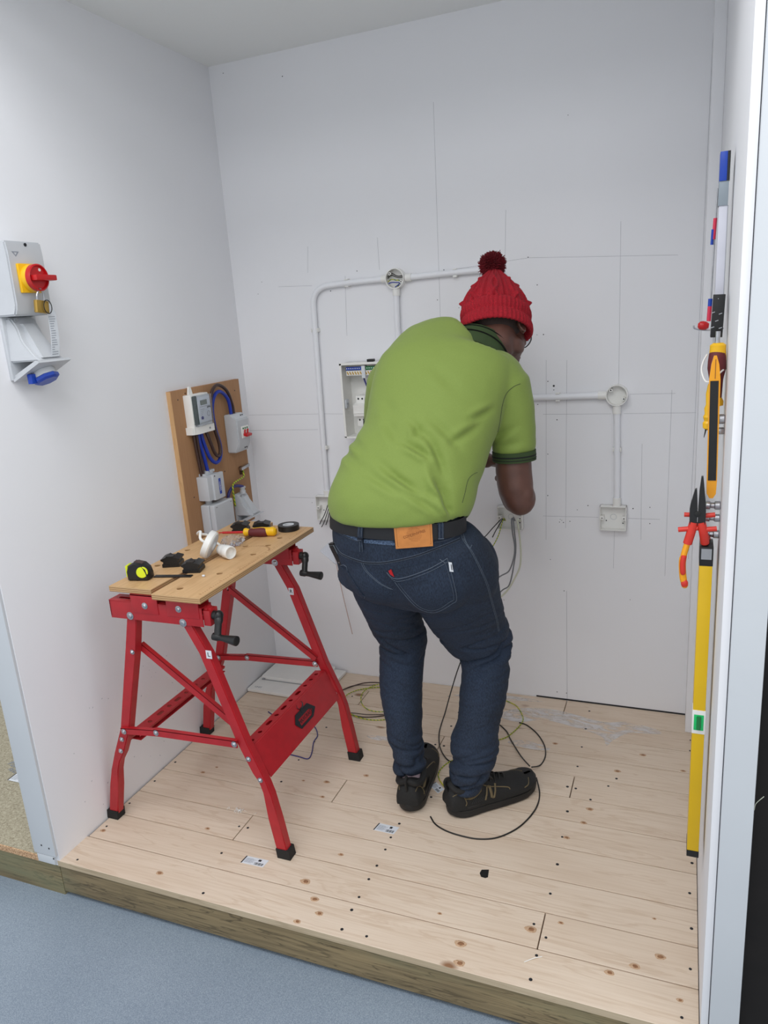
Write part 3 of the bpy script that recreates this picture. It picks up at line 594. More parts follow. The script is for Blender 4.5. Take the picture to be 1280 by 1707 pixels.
b = B(); b.box(.076, .094, 1.120, 1.156, 1.064, 1.074, bev=.002, rot=Matrix.Rotation(.25, 3, 'Y')); b.cyl((.077, 1.128, 1.07), (.082, 1.128, 1.09), .003); b.cyl((.077, 1.148, 1.07), (.082, 1.148, 1.09), .003); O('toggle', b, 'redp', m)
b = B()
for y in (1.122, 1.136, 1.150): b.box(.0775, .0782, y-.004, y+.004, 1.092, 1.098)
O('status_window', b, 'green', m)
for y in (1.140, 1.152):
    O('screw', B().lathe([(.003, 0), (.003, .002)], (.060, y, 1.1445), X, 8), 'ink', m); O('screw', B().lathe([(.003, 0), (.003, .002)], (.064, y, 1.018), X, 8), 'ink', m)
m = T('junction_box', 'light grey junction box with blue label, upper of the two boxes low on the board', 'junction box', (.018, .92, .87))
b = B(); b.box(.018, .066, .866, .962, .868, .958, bev=.004); O('box_body', b, 'grey', m)
O('box_lid', B().box(.060, .074, .892, .958, .866, .962, bev=.003), 'grey', m)
b = B(); b.box(.018, .048, .884, .934, .957, .966, bev=.002); b.box(.018, .040, .905, .955, .962, .972, bev=.002); O('cable_shroud', b, 'grey', m)
lb_ = O('blue_label', B().box(.0745, .0755, .922, .934, .884, .942), 'blue', m)
O('label_print', text('SAFETY', .0105, (.0758, .928, .913), Z, -Y, .0002, B()), 'paper', lb_)
b = B(); b.lathe([(.003, 0), (.003, .001)], (.0735, .902, .956), X, 8); O('screw', b, 'ink', m)
m = T('junction_box', 'plain light grey junction box, lower of the two boxes on the board', 'junction box', (.018, .92, .74))
O('box_body', B().box(.018, .056, .866, .992, .742, .852, bev=.008, seg=3), 'grey', m); O('box_lid', B().box(.057, .080, .866, .992, .742, .852, bev=.007, seg=3), 'grey', m)
b = B()
for y, z in ((.882, .842), (.976, .752), (.976, .842)): b.box(.080, .0805, y-.004, y+.004, z-.0008, z+.0008)
O('lid_slot', b, 'ink', m)
O('coupling', B().cyl((.035, .90, .850), (.035, .90, .870), .012), 'grey', m)
wedge_socket('wall_socket', 'grey angled socket without flap, at the lower right edge of the mounting board', (.018, 1.125, .838), .72, blue=False, gland=True)
def cable(nm, pts, r, mat, label, cat, k=6, n=8, closed=False, group=None):
    pts = smooth(pts, k, closed); return O(nm, B().tube(pts, r, n, closed), mat, loc=tuple(pts[0]), label=label, cat=cat, ang=80, group=group)
cable('meter_cable', [(.030, .917, 1.122), (.036, .912, 1.09), (.040, .935, 1.02), (.042, .967, .992), (.042, .998, 1.005), (.040, 1.010, 1.05), (.034, 1.000, 1.12), (.034, .998, 1.19), (.036, 1.020, 1.235), (.036, 1.060, 1.245), (.036, 1.105, 1.21), (.034, 1.118, 1.150)], .0068, 'dblue', 'thick blue cable looping from meter up to the main switch', 'cable')
cable('meter_cable', [(.034, .938, 1.122), (.045, .938, 1.09), (.047, .958, 1.035), (.047, .978, 1.015), (.047, .995, 1.025), (.045, .998, 1.06), (.042, .985, 1.12), (.040, .980, 1.19), (.040, 1.000, 1.25), (.038, 1.045, 1.272), (.038, 1.100, 1.245), (.034, 1.132, 1.19), (.034, 1.136, 1.150)], .0062, 'brown', 'thick dark brown cable looping from meter over to the main switch', 'cable')
cable('meter_cable', [(.030, .898, 1.122), (.034, .895, 1.08), (.034, .91, 1.02), (.034, .921, .965)], .0068, 'dblue', 'short blue cable from meter straight down to upper junction box', 'cable')
cable('meter_cable', [(.030, .872, 1.122), (.030, .872, 1.08), (.030, .878, 1.02), (.030, .885, .960)], .0048, 'brown', 'left brown cable from meter down to upper junction box', 'cable')
cable('meter_cable', [(.034, .882, 1.122), (.034, .884, 1.08), (.034, .888, 1.02), (.034, .892, .960)], .0048, 'brown', 'right one of the two brown cables dropping from meter to upper junction box', 'cable')
m = T('earth_terminal', 'small brass earth terminal block at the right edge of the mounting board', 'terminal', (.018, 1.18, .92))
O('terminal_bar', B().box(.022, .034, 1.145, 1.205, .925, .937, bev=.001, rot=Matrix.Rotation(.10, 3, 'X')), 'steel', m); O('terminal_foot', B().box(.018, .026, 1.150, 1.162, .905, .936), 'brown', m)
cable('earth_wire', [(.028, 1.160, .924), (.030, 1.160, .905), (.034, 1.148, .895), (.040, 1.075, .890), (.042, 1.056, .878), (.044, 1.052, .845), (.044, 1.054, .800)], .0034, 'gy', 'green and yellow earth wire from the terminal block down beside the lower box', 'wire')
cable('supply_cable', [(.030, 1.036, .800), (.030, 1.036, .845), (.034, 1.060, .872), (.036, 1.095, .872), (.042, 1.125, .862)], .006, 'violet', 'short dark blue cable bent into the gland of the lower angled socket', 'cable')
cable('supply_cable', [(.040, .915, .742), (.046, .92, .715), (.040, .94, .703), (.035, .95, .702)], .0028, 'brown', 'short thin brown cable below the lower junction box', 'cable')
#SPLIT backwall
# ================================================================ BACK WALL
def pipe(pts, label, clips, k=6, r=.0105, couplers=()):
    t = T('conduit', label, 'conduit', pts[0]); O('conduit_pipe', B().tube(smooth(pts, k), r, 18), 'upvc', t, ang=60)
    for (x, z, vert) in clips:
        y = pts[0][1]; b = B()
        if vert: b.box(x-.0145, x+.0145, y-.004, D, z-.007, z+.007, bev=.001); b.box(x-.014, x-.0108, y-.009, y+.004, z-.007, z+.007, bev=.001); b.box(x+.0108, x+.014, y-.009, y+.004, z-.007, z+.007, bev=.001)
        else: b.box(x-.007, x+.007, y-.004, D, z-.0145, z+.0145, bev=.001); b.box(x-.007, x+.007, y-.009, y+.004, z-.014, z-.0108, bev=.001); b.box(x-.007, x+.007, y-.009, y+.004, z+.0108, z+.014, bev=.001)
        O('saddle_clip', b, 'cream', t)
    for p, q_ in couplers: O('coupler', B().lathe([(.0115, 0), (.0135, .001), (.0135, (V(q_)-V(p)).length)], p, V(q_)-V(p), 20), 'cream', t)
    return t
yc = D-.014
def arc(cx, cz, r, a0, a1, n=8): return [(cx+r*math.cos(a0+(a1-a0)*k/n), yc, cz+r*math.sin(a0+(a1-a0)*k/n)) for k in range(n+1)]
pipe([(.333, yc, .795), (.336, yc, .95), (.341, yc, 1.2), (.346, yc, 1.44), (.348, yc, 1.52)]+arc(.413, 1.535, .065, PI, PI/2+.02, 6)+[(.45, yc, 1.602), (.55, yc, 1.605), (.65, yc, 1.606)], 'white conduit rising from the left socket box and bending right to the round box', [(.346, 1.443, 1), (.340, .99, 1), (.494, 1.604, 0)], couplers=(((.334, yc, .790), (.334, yc, .815)), ((.632, yc, 1.606), (.652, yc, 1.606))), k=3)
pipe([(.684, yc, 1.566), (.681, yc, 1.45), (.680, yc, 1.325)], 'short vertical white conduit between the upper round box and the consumer unit', [], couplers=(((.685, yc, 1.572), (.684, yc, 1.545)),))
pipe([(.724, yc, 1.604), (.85, yc, 1.606), (.97, yc, 1.607), (1.03, yc, 1.605)]+arc(1.03, 1.555, .05, PI/2-.1, 0, 5)+[(1.08, yc, 1.5), (1.078, yc, 1.2), (1.077, yc, .77)], 'white conduit running right from the upper round box behind the red hat', [(.906, 1.605, 0)], couplers=(((.722, yc, 1.604), (.745, yc, 1.604)),), k=3)
pipe([(1.08, yc, 1.168), (1.2, yc, 1.168), (1.41, yc, 1.170)], 'horizontal white conduit right of the green shirt leading to the right round box', [(1.254, 1.168, 0)], couplers=(((1.415, yc, 1.170), (1.388, yc, 1.170)),))
pipe([(1.449, yc, 1.13), (1.452, yc, .95), (1.453, yc, .785)], 'vertical white conduit from the right round box down to the right socket box', [(1.451, .985, 1)], couplers=(((1.449, yc, 1.135), (1.449, yc, 1.108)), ((1.453, yc, .785), (1.453, yc, .815))))
def round_box(x, z, label, wires):
    t = T('round_box', label, 'conduit box', (x, D, z)); n = 32; b = B(); R = []
    for rr, yy in ((.0355, 0), (.0355, -.030), (.0325, -.030), (.0325, -.003), (.0325, 0)): R.append([V((x+rr*math.cos(k*2*PI/n), D+yy, z+rr*math.sin(k*2*PI/n))) for k in range(n)])
    b.loft(R, closed=True); O('box_wall', b, 'cream', t); O('box_base', B().lathe([(.0325, 0), (.0325, .003)], (x, D, z), -Y, n), 'cream', t)
    for a_ in (2.4, -.5): 
        b = B(); b.lathe([(.0055, 0), (.0055, .024), (.0025, .0241), (.0025, .022)], (x+.026*math.cos(a_), D-.002, z+.026*math.sin(a_)), -Y, 12); p = O('screw_post', b, 'cream', t); O('screw_hole', B().lathe([(.0025, 0), (.0025, .0006)], (x+.026*math.cos(a_), D-.026, z+.026*math.sin(a_)), -Y, 8), 'ink', p)
    return t
round_box(.686, 1.604, 'white round conduit box with wires inside, left of the red hat', 1)
round_box(1.449, 1.170, 'empty white round conduit box on the right part of the back wall', 0)
for i, (m_, dz, lab) in enumerate((('kblack', .008, 'upper black wire crossing inside the upper round box'), ('kblack', .003, 'lower black wire crossing inside the upper round box'), ('gy', -.008, 'green-yellow wire bending down inside the upper round box'), ('dblue', -.016, 'blue wire bending down inside the upper round box'))):
    e = (.655, D-.013, 1.604+dz)
    f = (.718, D-.013, 1.606+dz) if i < 2 else (.700-.01*i+.01, D-.010, 1.575)
    cable('box_wire', [e, (.672, D-.018-i*.002, 1.612+dz*1.3), (.690, D-.020-i*.001, 1.606+dz), (.702, D-.018, 1.603+dz), f], .0017, m_, lab, 'wire', n=6)
def square_box(x0, x1, z0, z1, label, lugs=True):
    t = T('socket_box', label, 'socket box', ((x0+x1)/2, D, z0)); b = B(); d = .030; w_ = .0025
    b.box(x0, x1, D-.003, D, z0, z1); b.box(x0, x0+w_, D-d, D, z0, z1, bev=.0006, seg=1); b.box(x1-w_, x1, D-d, D, z0, z1, bev=.0006, seg=1); b.box(x0, x1, D-d, D, z0, z0+w_, bev=.0006, seg=1); b.box(x0, x1, D-d, D, z1-w_, z1, bev=.0006, seg=1)
    O('box_shell', b, 'cream', t); xm, zm = (x0+x1)/2, (z0+z1)/2
    for x in (x0+.008, x1-.008):
        l_ = O('fixing_lug', B().box(x-.006, x+.006, D-d+.003, D-.003, zm-.006, zm+.008, bev=.001), 'cream', t); O('screw_hole', B().lathe([(.0022, 0), (.0022, .0008)], (x, D-d+.003, zm+.001), -Y, 8), 'ink', l_)
    O('knockout_ring', B().tube([V((xm+.010*math.cos(k*PI/10), D-.0032, zm+.010*math.sin(k*PI/10))) for k in range(20)], .0007, 5, closed=True), 'grey', t)
    b = B()
    for dx, dz in ((.028, .036), (-.024, -.014), (.032, -.022)): b.lathe([(.0022, 0), (.0022, .0008)], (xm+dx, D-.003, zm+dz), -Y, 8)
    O('base_hole', b, 'ink', t, kind='stuff'); return t
square_box(.286, .376, .693, .793, 'white square socket box with black wires, left of the person')
square_box(1.397, 1.486, .699, .786, 'empty white square socket box low on the right of the back wall')
square_box(1.032, 1.124, .686, .773, 'white square socket box behind the right elbow')
# consumer unit
t = T('consumer_unit', 'open white consumer unit half hidden behind the green shirt', 'consumer unit', (.63, D, 1.04))
x0, x1, z0, z1, d = .470, .80, 1.042, 1.318, .085; yf = D-d
b = B(); b.box(x0, x1, D-.004, D, z0, z1); b.box(x0, x0+.003, yf, D, z0, z1); b.box(x1-.003, x1, yf, D, z0, z1); b.box(x0, x1, yf, D, z0, z0+.003); b.box(x0, x1, yf, D, z1-.003, z1); O('case', b, 'cream', t)
b = B(); b.box(x0-.002, x0+.006, yf-.002, yf+.004, z0, z1); b.box(x0-.002, x1, yf-.002, yf+.004, z1-.006, z1+.002); b.box(x0-.002, x1, yf-.002, yf+.004, z0-.002, z0+.004); O('front_rim', b, 'cream', t)
lt = O('side_latch', B().box(x0+.003, x0+.010, yf+.008, yf+.034, 1.152, 1.184, bev=.001), 'paper', t); O('latch_screw', B().lathe([(.004, 0), (.004, .003)], (x0+.010, yf+.022, 1.168), X, 10), 'steel', lt)
bb_ = O('neutral_strip', B().box(x0+.018, x0+.082, yf+.012, yf+.030, 1.292, 1.304), 'blue', t); gb = O('earth_strip', B().box(x0+.098, x1-.02, yf+.012, yf+.030, 1.292, 1.304), 'green', t)
for par, xa, n_ in ((bb_, x0+.022, 7), (gb, x0+.104, 20)):
    b = B()
    for k in range(n_): b.lathe([(.0022, 0), (.0022, .001)], (xa+k*.0085, yf+.012, 1.298), -Y, 6)
    O('strip_dots', b, 'paper', par)
b = B(); b.box(x0+.018, x1-.02, yf+.014, yf+.032, 1.272, 1.290, bev=.001)
bs = O('brass_bar', b, 'cream', t); b = B()
for k in range(28): b.box(x0+.022+k*.0105, x0+.0265+k*.0105, yf+.0125, yf+.0145, 1.275, 1.287, rot=Matrix.Rotation(-.5, 3, 'Y'))
O('terminal_screw', b, 'brass', bs, kind='stuff')
O('strip_clip', B().box(x0+.083, x0+.097, yf+.006, yf+.03, 1.262, 1.308, bev=.001), 'paper', t)
for k in range(5):
    xa = x0+.045+k*.036; br_ = O('breaker', B().box(xa, xa+.035, yf+.022, D-.01, 1.082, 1.196, bev=.0015), 'cream', t)
    b = B(); b.loft([[V((x, y, z)) for x in (xa-.004 if k == 0 else xa, xa+.036) for y in (0,)][:0]+[V((xa-(.006 if k == 0 else 0), yf+.006, 1.122)), V((xa+.036, yf+.006, 1.122)), V((xa+.036, yf+.024, 1.118)), V((xa-(.006 if k == 0 else 0), yf+.024, 1.118))], [V((xa-(.006 if k == 0 else 0), yf+.004, 1.162)), V((xa+.036, yf+.004, 1.162)), V((xa+.036, yf+.024, 1.170)), V((xa-(.006 if k == 0 else 0), yf+.024, 1.170))]]); b.box(xa-(.006 if k == 0 else 0), xa+.036, yf+.003, yf+.006, 1.132, 1.136)
    O('breaker_nose', b, 'cream', br_)
    b = B()
    for dx in (.010, .026):
        b.lathe([(.0036, 0), (.0036, .0008)], (xa+dx, yf+.022, 1.185), -Y, 10); b.lathe([(.0036, 0), (.0036, .0008)], (xa+dx, yf+.022, 1.106), -Y, 10)
    O('terminal_hole', b, 'ink', br_)
O('grommet', B().box(.571, .597, yf+.020, yf+.040, 1.319, 1.329, bev=.002), 'black', t)
b = B(); b.lathe([(.0045, 0), (.0045, .0008)], (x0+.062, D-.0045, 1.070), -Y, 10); O('base_hole', b, 'ink', t)
cable('box_wire', [(x0+.082, yf+.022, 1.276), (x0+.088, yf+.020, 1.25), (x0+.102, yf+.020, 1.215), (x0+.118, yf+.022, 1.185)], .0032, 'violet', 'dark blue wire curving down inside the open consumer unit', 'wire')
cable('box_wire', [(x0+.17, yf+.022, 1.276), (x0+.15, yf-.004, 1.262), (x0+.132, yf-.006, 1.245), (x0+.125, yf+.010, 1.2)], .003, 'kblack', 'black wire curving down at the shirt edge inside the consumer unit', 'wire')
# wires from left box
for i, (pts, m_, lab) in enumerate((
    ([(.352, D-.012, .800), (.346, D-.03, .770), (.331, D-.05, .722), (.318, D-.056, .700), (.309, D-.055, .684)], 'kblack', 'black wire from the left socket box, ending furthest left'),
    ([(.354, D-.012, .800), (.349, D-.03, .760), (.340, D-.05, .720), (.328, D-.056, .690), (.316, D-.055, .672)], 'kblack', 'middle black wire hanging from the left socket box'),
    ([(.356, D-.012, .800), (.354, D-.03, .765), (.350, D-.05, .720), (.342, D-.054, .695), (.336, D-.055, .682)], 'kblack', 'right black wire hanging from the left socket box'))):
    cable('box_wire', pts, .0018, m_, lab, 'wire', n=6)
cable('box_wire', [(.362, D-.012, .800), (.366, D-.035, .74), (.366, D-.045, .69), (.360, D-.045, .64), (.356, D-.04, .56), (.368, D-.03, .40), (.40, D-.03, .2)], .0018, 'copper', 'pale pink wire hanging from the left socket box behind the hip', 'wire', n=6)
y = 1.2
for pts, r, m_, lab in (
    ([(1.052, 1.27, .72), (1.055, 1.235, .735), (1.030, 1.21, .71), (1.000, 1.2, .676), (.975, 1.19, .66)], .0018, 'kblack', 'black wire sticking out down-left under the elbow, upper one'),
    ([(1.056, 1.27, .72), (1.060, 1.235, .735), (1.040, 1.21, .70), (1.028, 1.2, .675)], .0018, 'kblack', 'shorter black wire under the elbow pointing down-left'),
    ([(1.062, 1.27, .72), (1.062, 1.235, .735), (1.048, 1.21, .680), (1.025, 1.2, .635), (1.006, 1.2, .607)], .0018, 'gy', 'green-yellow wire under the elbow pointing down'),
    ([(1.092, 1.27, .72), (1.096, 1.22, .742), (1.102, 1.2, .700), (1.109, 1.2, .645), (1.104, 1.2, .60), (1.086, 1.2, .550), (1.055, 1.2, .528), (1.02, 1.19, .50), (.98, 1.17, .42)], .0026, 'wgrey', 'grey wire arcing left from the elbow box to behind the thigh'),
    ([(1.096, 1.275, .72), (1.099, 1.235, .742), (1.103, 1.225, .702), (1.108, 1.222, .640), (1.103, 1.22, .585), (1.082, 1.22, .490), (1.051, 1.22, .461), (.995, 1.21, .395)], .0026, 'wgrey', 'second grey wire hanging lower from the elbow box'),
    ([(1.116, 1.27, .72), (1.121, 1.20, .745), (1.130, 1.18, .71), (1.135, 1.18, .632), (1.131, 1.18, .58), (1.118, 1.18, .545), (1.081, 1.18, .479), (1.03, 1.17, .43)], .0034, 'wwhite', 'pale cream wire, rightmost of those hanging below the elbow')):
    cable('hanging_wire', pts, r, m_, lab, 'wire')
#SPLIT rightwall
# ================================================================ RIGHT WALL TOOLS
t = T('spirit_level', 'long yellow spirit level hanging upright on the right wall', 'spirit level', (1.71, .21, .28))
yl = .195
O('level_body', B().box(1.6975, 1.7215, yl, yl+.055, .292, .975, bev=.001), 'lyellow', t)
O('end_cap', B().box(1.697, 1.722, yl-.0006, yl+.056, .276, .292, bev=.001), 'black', t)
ec = O('end_cap', B().box(1.697, 1.722, yl-.0006, yl+.056, .960, 1.000, bev=.001), 'black', t); O('cap_window', B().box(1.700, 1.719, yl-.001, yl, .974, .996), 'grey2', ec)
vf = O('vial_frame', B().box(1.6965, 1.7225, yl-.0012, yl+.03, .585, .640, bev=.001), 'cream', t)
O('vial', B().box(1.700, 1.719, yl-.0022, yl-.001, .594, .630, bev=.0008), 'vial', vf); O('vial_tube', B().cyl((1.7095, yl-.0030, .597), (1.7095, yl-.0030, .627), .0042), 'green', vf)
t = T('long_metal_rule', 'pale aluminium level with blue end cap hanging high on the right wall', 'spirit level', (1.72, .35, 1.48))
O('rule_body', B().box(1.708, 1.7235, .345, .375, 1.44, 1.643, bev=.0006), 'lilac', t); O('grey_sleeve', B().box(1.7065, 1.7235, .343, .377, 1.642, 1.686, bev=.0006), 'slate', t)
O('end_cap', B().box(1.7065, 1.7195, .341, .378, 1.686, 1.738, bev=.001), 'blue', t); O('cap_edge', B().box(1.7195, 1.7245, .3415, .378, 1.686, 1.738), 'black', t)
O('dark_groove', B().box(1.7235, 1.7245, .344, .375, 1.45, 1.642), 'grey2', t)
t = T('wire_rod', 'thin metal rod with red and blue tips left of the pale level', 'rod', (1.70, .40, 1.43))
O('rod', B().cyl((1.702, .40, 1.45), (1.706, .40, 1.68), .0016), 'steel', t); O('tip', B().cyl((1.7025, .398, 1.585), (1.704, .398, 1.625), .0036), 'pinkred', t); O('tip', B().cyl((1.6995, .397, 1.575), (1.7005, .397, 1.604), .0028), 'blue', t)
O('tip', B().cyl((1.700, .40, 1.425), (1.701, .40, 1.455), .0042), 'pinkred', t); O('tip', B().cyl((1.701, .40, 1.455), (1.7015, .40, 1.470), .0042), 'blue', t)
t = T('red_knob_hook', 'red knob on a metal hook on the right wall', 'hook', (1.70, .45, 1.405))
O('knob', B().lathe([(.004, -.01), (.0085, -.006), (.0095, .0), (.0085, .006), (.005, .012)], (1.690, .45, 1.415), (1, 0, -.1), 20), 'redp', t)
O('hook_rod', B().tube(smooth([(1.672, .45, 1.416), (1.674, .45, 1.410), (1.690, .45, 1.406), (1.705, .45, 1.405), (1.731, .45, 1.407)], 4), .0018, 8), 'steel', t)
t = T('tool_holder', 'black tool holder with silver stripes on the right wall', 'tool holder', (1.715, .32, 1.40))
O('holder_block', B().box(1.703, 1.7245, .300, .325, 1.397, 1.478, bev=.001, rot=Matrix.Rotation(.03, 3, 'Y')), 'black', t)
b = B()
for x, z in ((1.705, 1.444), (1.718, 1.441), (1.712, 1.428), (1.705, 1.416), (1.719, 1.414), (1.716, 1.402)): b.box(x-.003, x+.003, .2985, .3005, z, z+.0014, rot=Matrix.Rotation(-.3, 3, 'Y'))
b.lathe([(.0008, 0), (.0008, .001)], (1.713, .2995, 1.470), -Y, 6); O('silver_clip', b, 'steel', t)
t = T('hanging_screwdriver', 'maroon and yellow screwdriver hanging point up in a white hook', 'screwdriver', (1.715, .275, 1.36))
O('shaft', B().cyl((1.714, .275, 1.385), (1.7145, .275, 1.41), .0045), 'steel', t)
O('handle', B().lathe([(.009, 0), (.0145, -.004), (.0145, -.012), (.016, -.030), (.0165, -.048), (.012, -.070), (.011, -.105), (.0145, -.112), (.0145, -.120), (.008, -.122)], (1.7155, .275, 1.388), Z, 24), 'yellow', t)
O('grip_sleeve', B().lathe([(.0115, -.012), (.0150, -.020), (.0165, -.034), (.0168, -.048), (.0125, -.070), (.0114, -.104), (.009, -.106)], (1.7150, .2735, 1.388), Z, 24), 'maroon', t)
t = T('glove_grip', 'yellow ridged grip end behind the black and amber hacksaw bar', 'grip', (1.70, .25, 1.24))
O('ridged_grip', B().lathe([(.004, 0), (.0095, .004), (.0105, .014), (.008, .018), (.0105, .026), (.008, .032), (.0095, .042), (.007, .05), (.0085, .07), (.006, .09)], (1.7035, .256, 1.222), V((.03, 0, 1)), 16), 'yellow', t); O('spike', B().cyl((1.700, .252, 1.224), (1.697, .252, 1.208), .0018, .0006), 'kblack', t)
t = T('hacksaw_bar', 'amber pointed bar with black strip hanging upright above the pliers', 'tool', (1.711, .222, 1.10))
b = B(); b.loft([[V((x+.0025*(1-(z-1.095)/.27), .215, z)), V((x+w_+.0025*(1-(z-1.095)/.27), .215, z)), V((x+w_+.0025*(1-(z-1.095)/.27), .228, z)), V((x+.0025*(1-(z-1.095)/.27), .228, z))] for x, w_, z in ((1.708, .0065, 1.094), (1.703, .0165, 1.103), (1.7022, .0185, 1.130), (1.7005, .0195, 1.324), (1.7035, .0135, 1.352), (1.7075, .0050, 1.368))]); O('bar', b, 'amber', t)
O('black_strip', B().loft([[V((x, yy, z)) for x, yy in ((x0_, .2138), (x0_+.0145, .2138), (x0_+.0145, .2155), (x0_, .2155))] for x0_, z in ((1.7065, 1.130), (1.7028, 1.322))]), 'black', t)
O('centre_groove', B().loft([[V((x, yy, z)) for x, yy in ((x0_, .2142), (x0_+.001, .2142), (x0_+.001, .2155), (x0_, .2155))] for x0_, z in ((1.7105, 1.326), (1.7102, 1.362))]), 'emboss', t)
for (z, y, xx, lab) in ((1.352, .262, 1.700, 'white coated wire hook holding the hanging screwdriver'),):
    t = T('wire_hook', lab, 'hook', (W, .26, z)); O('hook_wire', B().tube(smooth([(W, .30, 1.337), (1.722, .245, 1.336), (1.708, .232, 1.322), (1.696, .245, 1.318), (1.688, .262, 1.336), (1.690, .275, 1.352), (1.697, .285, 1.366)], 5), .0016, 8), 'cream', t)
# pliers
t = T('combination_pliers', 'black pliers with red insulated handles hanging open on the right wall', 'pliers', (1.69, .20, 1.05))
for s_, pts, nm in ((1, [(-.0005, .0), (-.0135, .0), (-.0145, .006), (-.0150, .030), (-.0135, .042), (-.0065, .071), (-.0030, .073), (-.0015, .052), (-.0005, .034)], 0), (-1, [(.0005, .0), (.0135, .0), (.0145, .010), (.0145, .030), (.0130, .050), (.0075, .097), (.0040, .097), (.0015, .070), (.0005, .034)], 1)):
    O('jaw', B().prism([(x, z) for x, z in pts], (1.6905, .190, 1.045), X, Z, (0, .012, 0)), 'black', t)
O('pivot', B().lathe([(.006, 0), (.006, .0015), (.003, .002)], (1.690, .190, 1.068), -Y, 16), 'kblack', t)
b = B(); b.tube(smooth([(1.684, .196, 1.050), (1.680, .196, 1.030), (1.674, .196, 1.005)], 4), [.0085]*9, 12); b.cyl((1.656, .196, 1.033), (1.692, .196, 1.038), .005); b.cyl((1.666, .205, 1.062), (1.684, .205, 1.062), .0045)
h1 = O('insulated_guard', b, 'vred', t)
h2 = O('insulated_handle', B().tube(smooth([(1.675, .196, 1.010), (1.669, .196, .985), (1.666, .196, .965), (1.668, .196, .935), (1.673, .196, .912)], 5), [.0075]*8+[.0085]*9+[.008]*3+[.005], 12, flat=.8), 'amber', t)
O('grip_panel', B().tube(smooth([(1.669, .1905, .982), (1.6665, .1900, .965), (1.668, .1900, .942)], 5), [.004]+[.0068]*9+[.005], 12, flat=.8), 'vred', h2); O('grip_panel', B().ell((1.6715, .1915, .922), (.0068, .005, .009)), 'vred', h2)
b = B(); b.tube(smooth([(1.697, .196, 1.050), (1.702, .197, 1.030), (1.706, .205, 1.005)], 4), [.0085]*9, 12); b.cyl((1.694, .196, 1.034), (1.726, .196, 1.038), .005); b.cyl((1.700, .200, 1.062), (1.722, .200, 1.065), .0048)
O('insulated_guard', b, 'vred', t)
O('insulated_handle', B().tube(smooth([(1.705, .207, 1.010), (1.709, .235, 1.006), (1.7115, .262, .990), (1.7125, .268, .955), (1.712, .268, .925)], 5), .0078, 12), 'vred', t)
for z, r in ((1.245, .0095), (1.222, .007), (1.072, .009), (1.046, .008), (1.012, .0085)):
    t = T('chrome_stud', 'chrome stud on the right wall, '+{1.245: 'topmost, beside the amber bar', 1.222: 'second from top, smaller, beside the amber bar', 1.072: 'just behind the top of the pliers jaws', 1.046: 'between the pliers guards', 1.012: 'right above the yellow level'}[z], 'stud', (W, .24, z))
    O('stud_body', B().lathe([(r*.8, 0), (r, .002), (r, .010), (r*.7, .012), (r*.7, .018), (r, .020), (r, .026), (r*.5, .030)], (W, .245, z), -X, 20), 'steel', t)
#SPLIT floorthings
# ================================================================ FLOOR THINGS
t = T('cover_panel', 'white plastic consumer unit cover lying on the floor by the back left corner', 'cover', (.15, 1.16, 0))
b = B(); b.box(.006, .345, 1.03, 1.285, .002, .016, bev=.004, rot=Matrix.Rotation(math.radians(-1), 3, 'Z')); O('cover_plate', b, 'cream', t)
O('raised_flap', B().box(.025, .300, 1.12, 1.275, .014, .034, bev=.004), 'cream', t); O('flap_edge', B().box(.025, .300, 1.1185, 1.1195, .015, .019), 'grey2', t); O('latch', B().box(.030, .042, 1.116, 1.119, .019, .025), 'grey2', t)
O('embossed_text', text('UNIT', .014, (.045, 1.055, .0162), X, Y, .0003, B()), 'gink', t)
def fcable(nm, pts, r, mat, label, cat='wire', k=6, group=None): return cable(nm, [(x, y, z if z else r) for x, y, z in [(*p, 0)[:3] if len(p) == 2 else p for p in pts]], r, mat, label, cat, k, 6, group=group)
fcable('black_cable', [(.985, .494), (1.01, .465), (1.05, .446), (1.10, .438), (1.15, .440), (1.20, .462), (1.245, .515), (1.272, .58), (1.283, .64), (1.278, .70), (1.262, .735, .030)], .0023, 'kblack', 'black cable curving on the planks in front of the right shoe', 'cable')
fcable('black_cable', [(1.235, .80, .02), (1.255, .845), (1.262, .90), (1.247, .965), (1.21, 1.03), (1.165, 1.075), (1.135, 1.085)], .0023, 'kblack', 'black cable loop on the floor to the right beyond the right shoe', 'cable')
fcable('black_cable', [(1.230, .79, .03), (1.185, .87, .008), (1.13, .965), (1.10, 1.02), (1.05, 1.06), (1.00, 1.02)], .0023, 'kblack', 'straight black cable running from the right shoe toe behind the right shin', 'cable')
fcable('black_cable', [(.99, 1.2, .40), (.93, 1.19, .26), (.886, 1.18, .155), (.86, 1.14, .06), (.853, 1.08, .006), (.862, 1.00), (.875, .93), (.905, .85), (.95, .79), (1.0, .77)], .0023, 'kblack', 'black cable hanging between the legs down to the floor', 'cable')
fcable('earth_wire', [(1.05, 1.23), (1.10, 1.20), (1.135, 1.14), (1.145, 1.09), (1.125, 1.01), (1.10, .965), (1.05, .93)], .002, 'gy', 'green-yellow wire arc on the floor right of the right shin')
fcable('earth_wire', [(1.0, .82), (.965, .79), (.945, .745), (.945, .70), (.965, .665), (1.0, .63)], .002, 'gy', 'green-yellow wire arc on the floor between the two shoes')
c0 = V((.56, 1.10, 0))
def coil(cx, cy, rx, ry, a0, a1, r, mat, label, zb, n=26, wob=.01, sd=1):
    q_ = random.Random(sd); pts = []
    for k in range(n+1):
        a_ = a0+(a1-a0)*k/n; pts.append((cx+rx*math.cos(a_)*(1+wob*math.sin(a_*1.7+sd)), cy+ry*math.sin(a_)*(1+wob*math.cos(a_*1.3)), zb+.004*math.sin(a_*2+sd)+.004))
    return fcable('wire_coil', pts, r, mat, label, k=3)
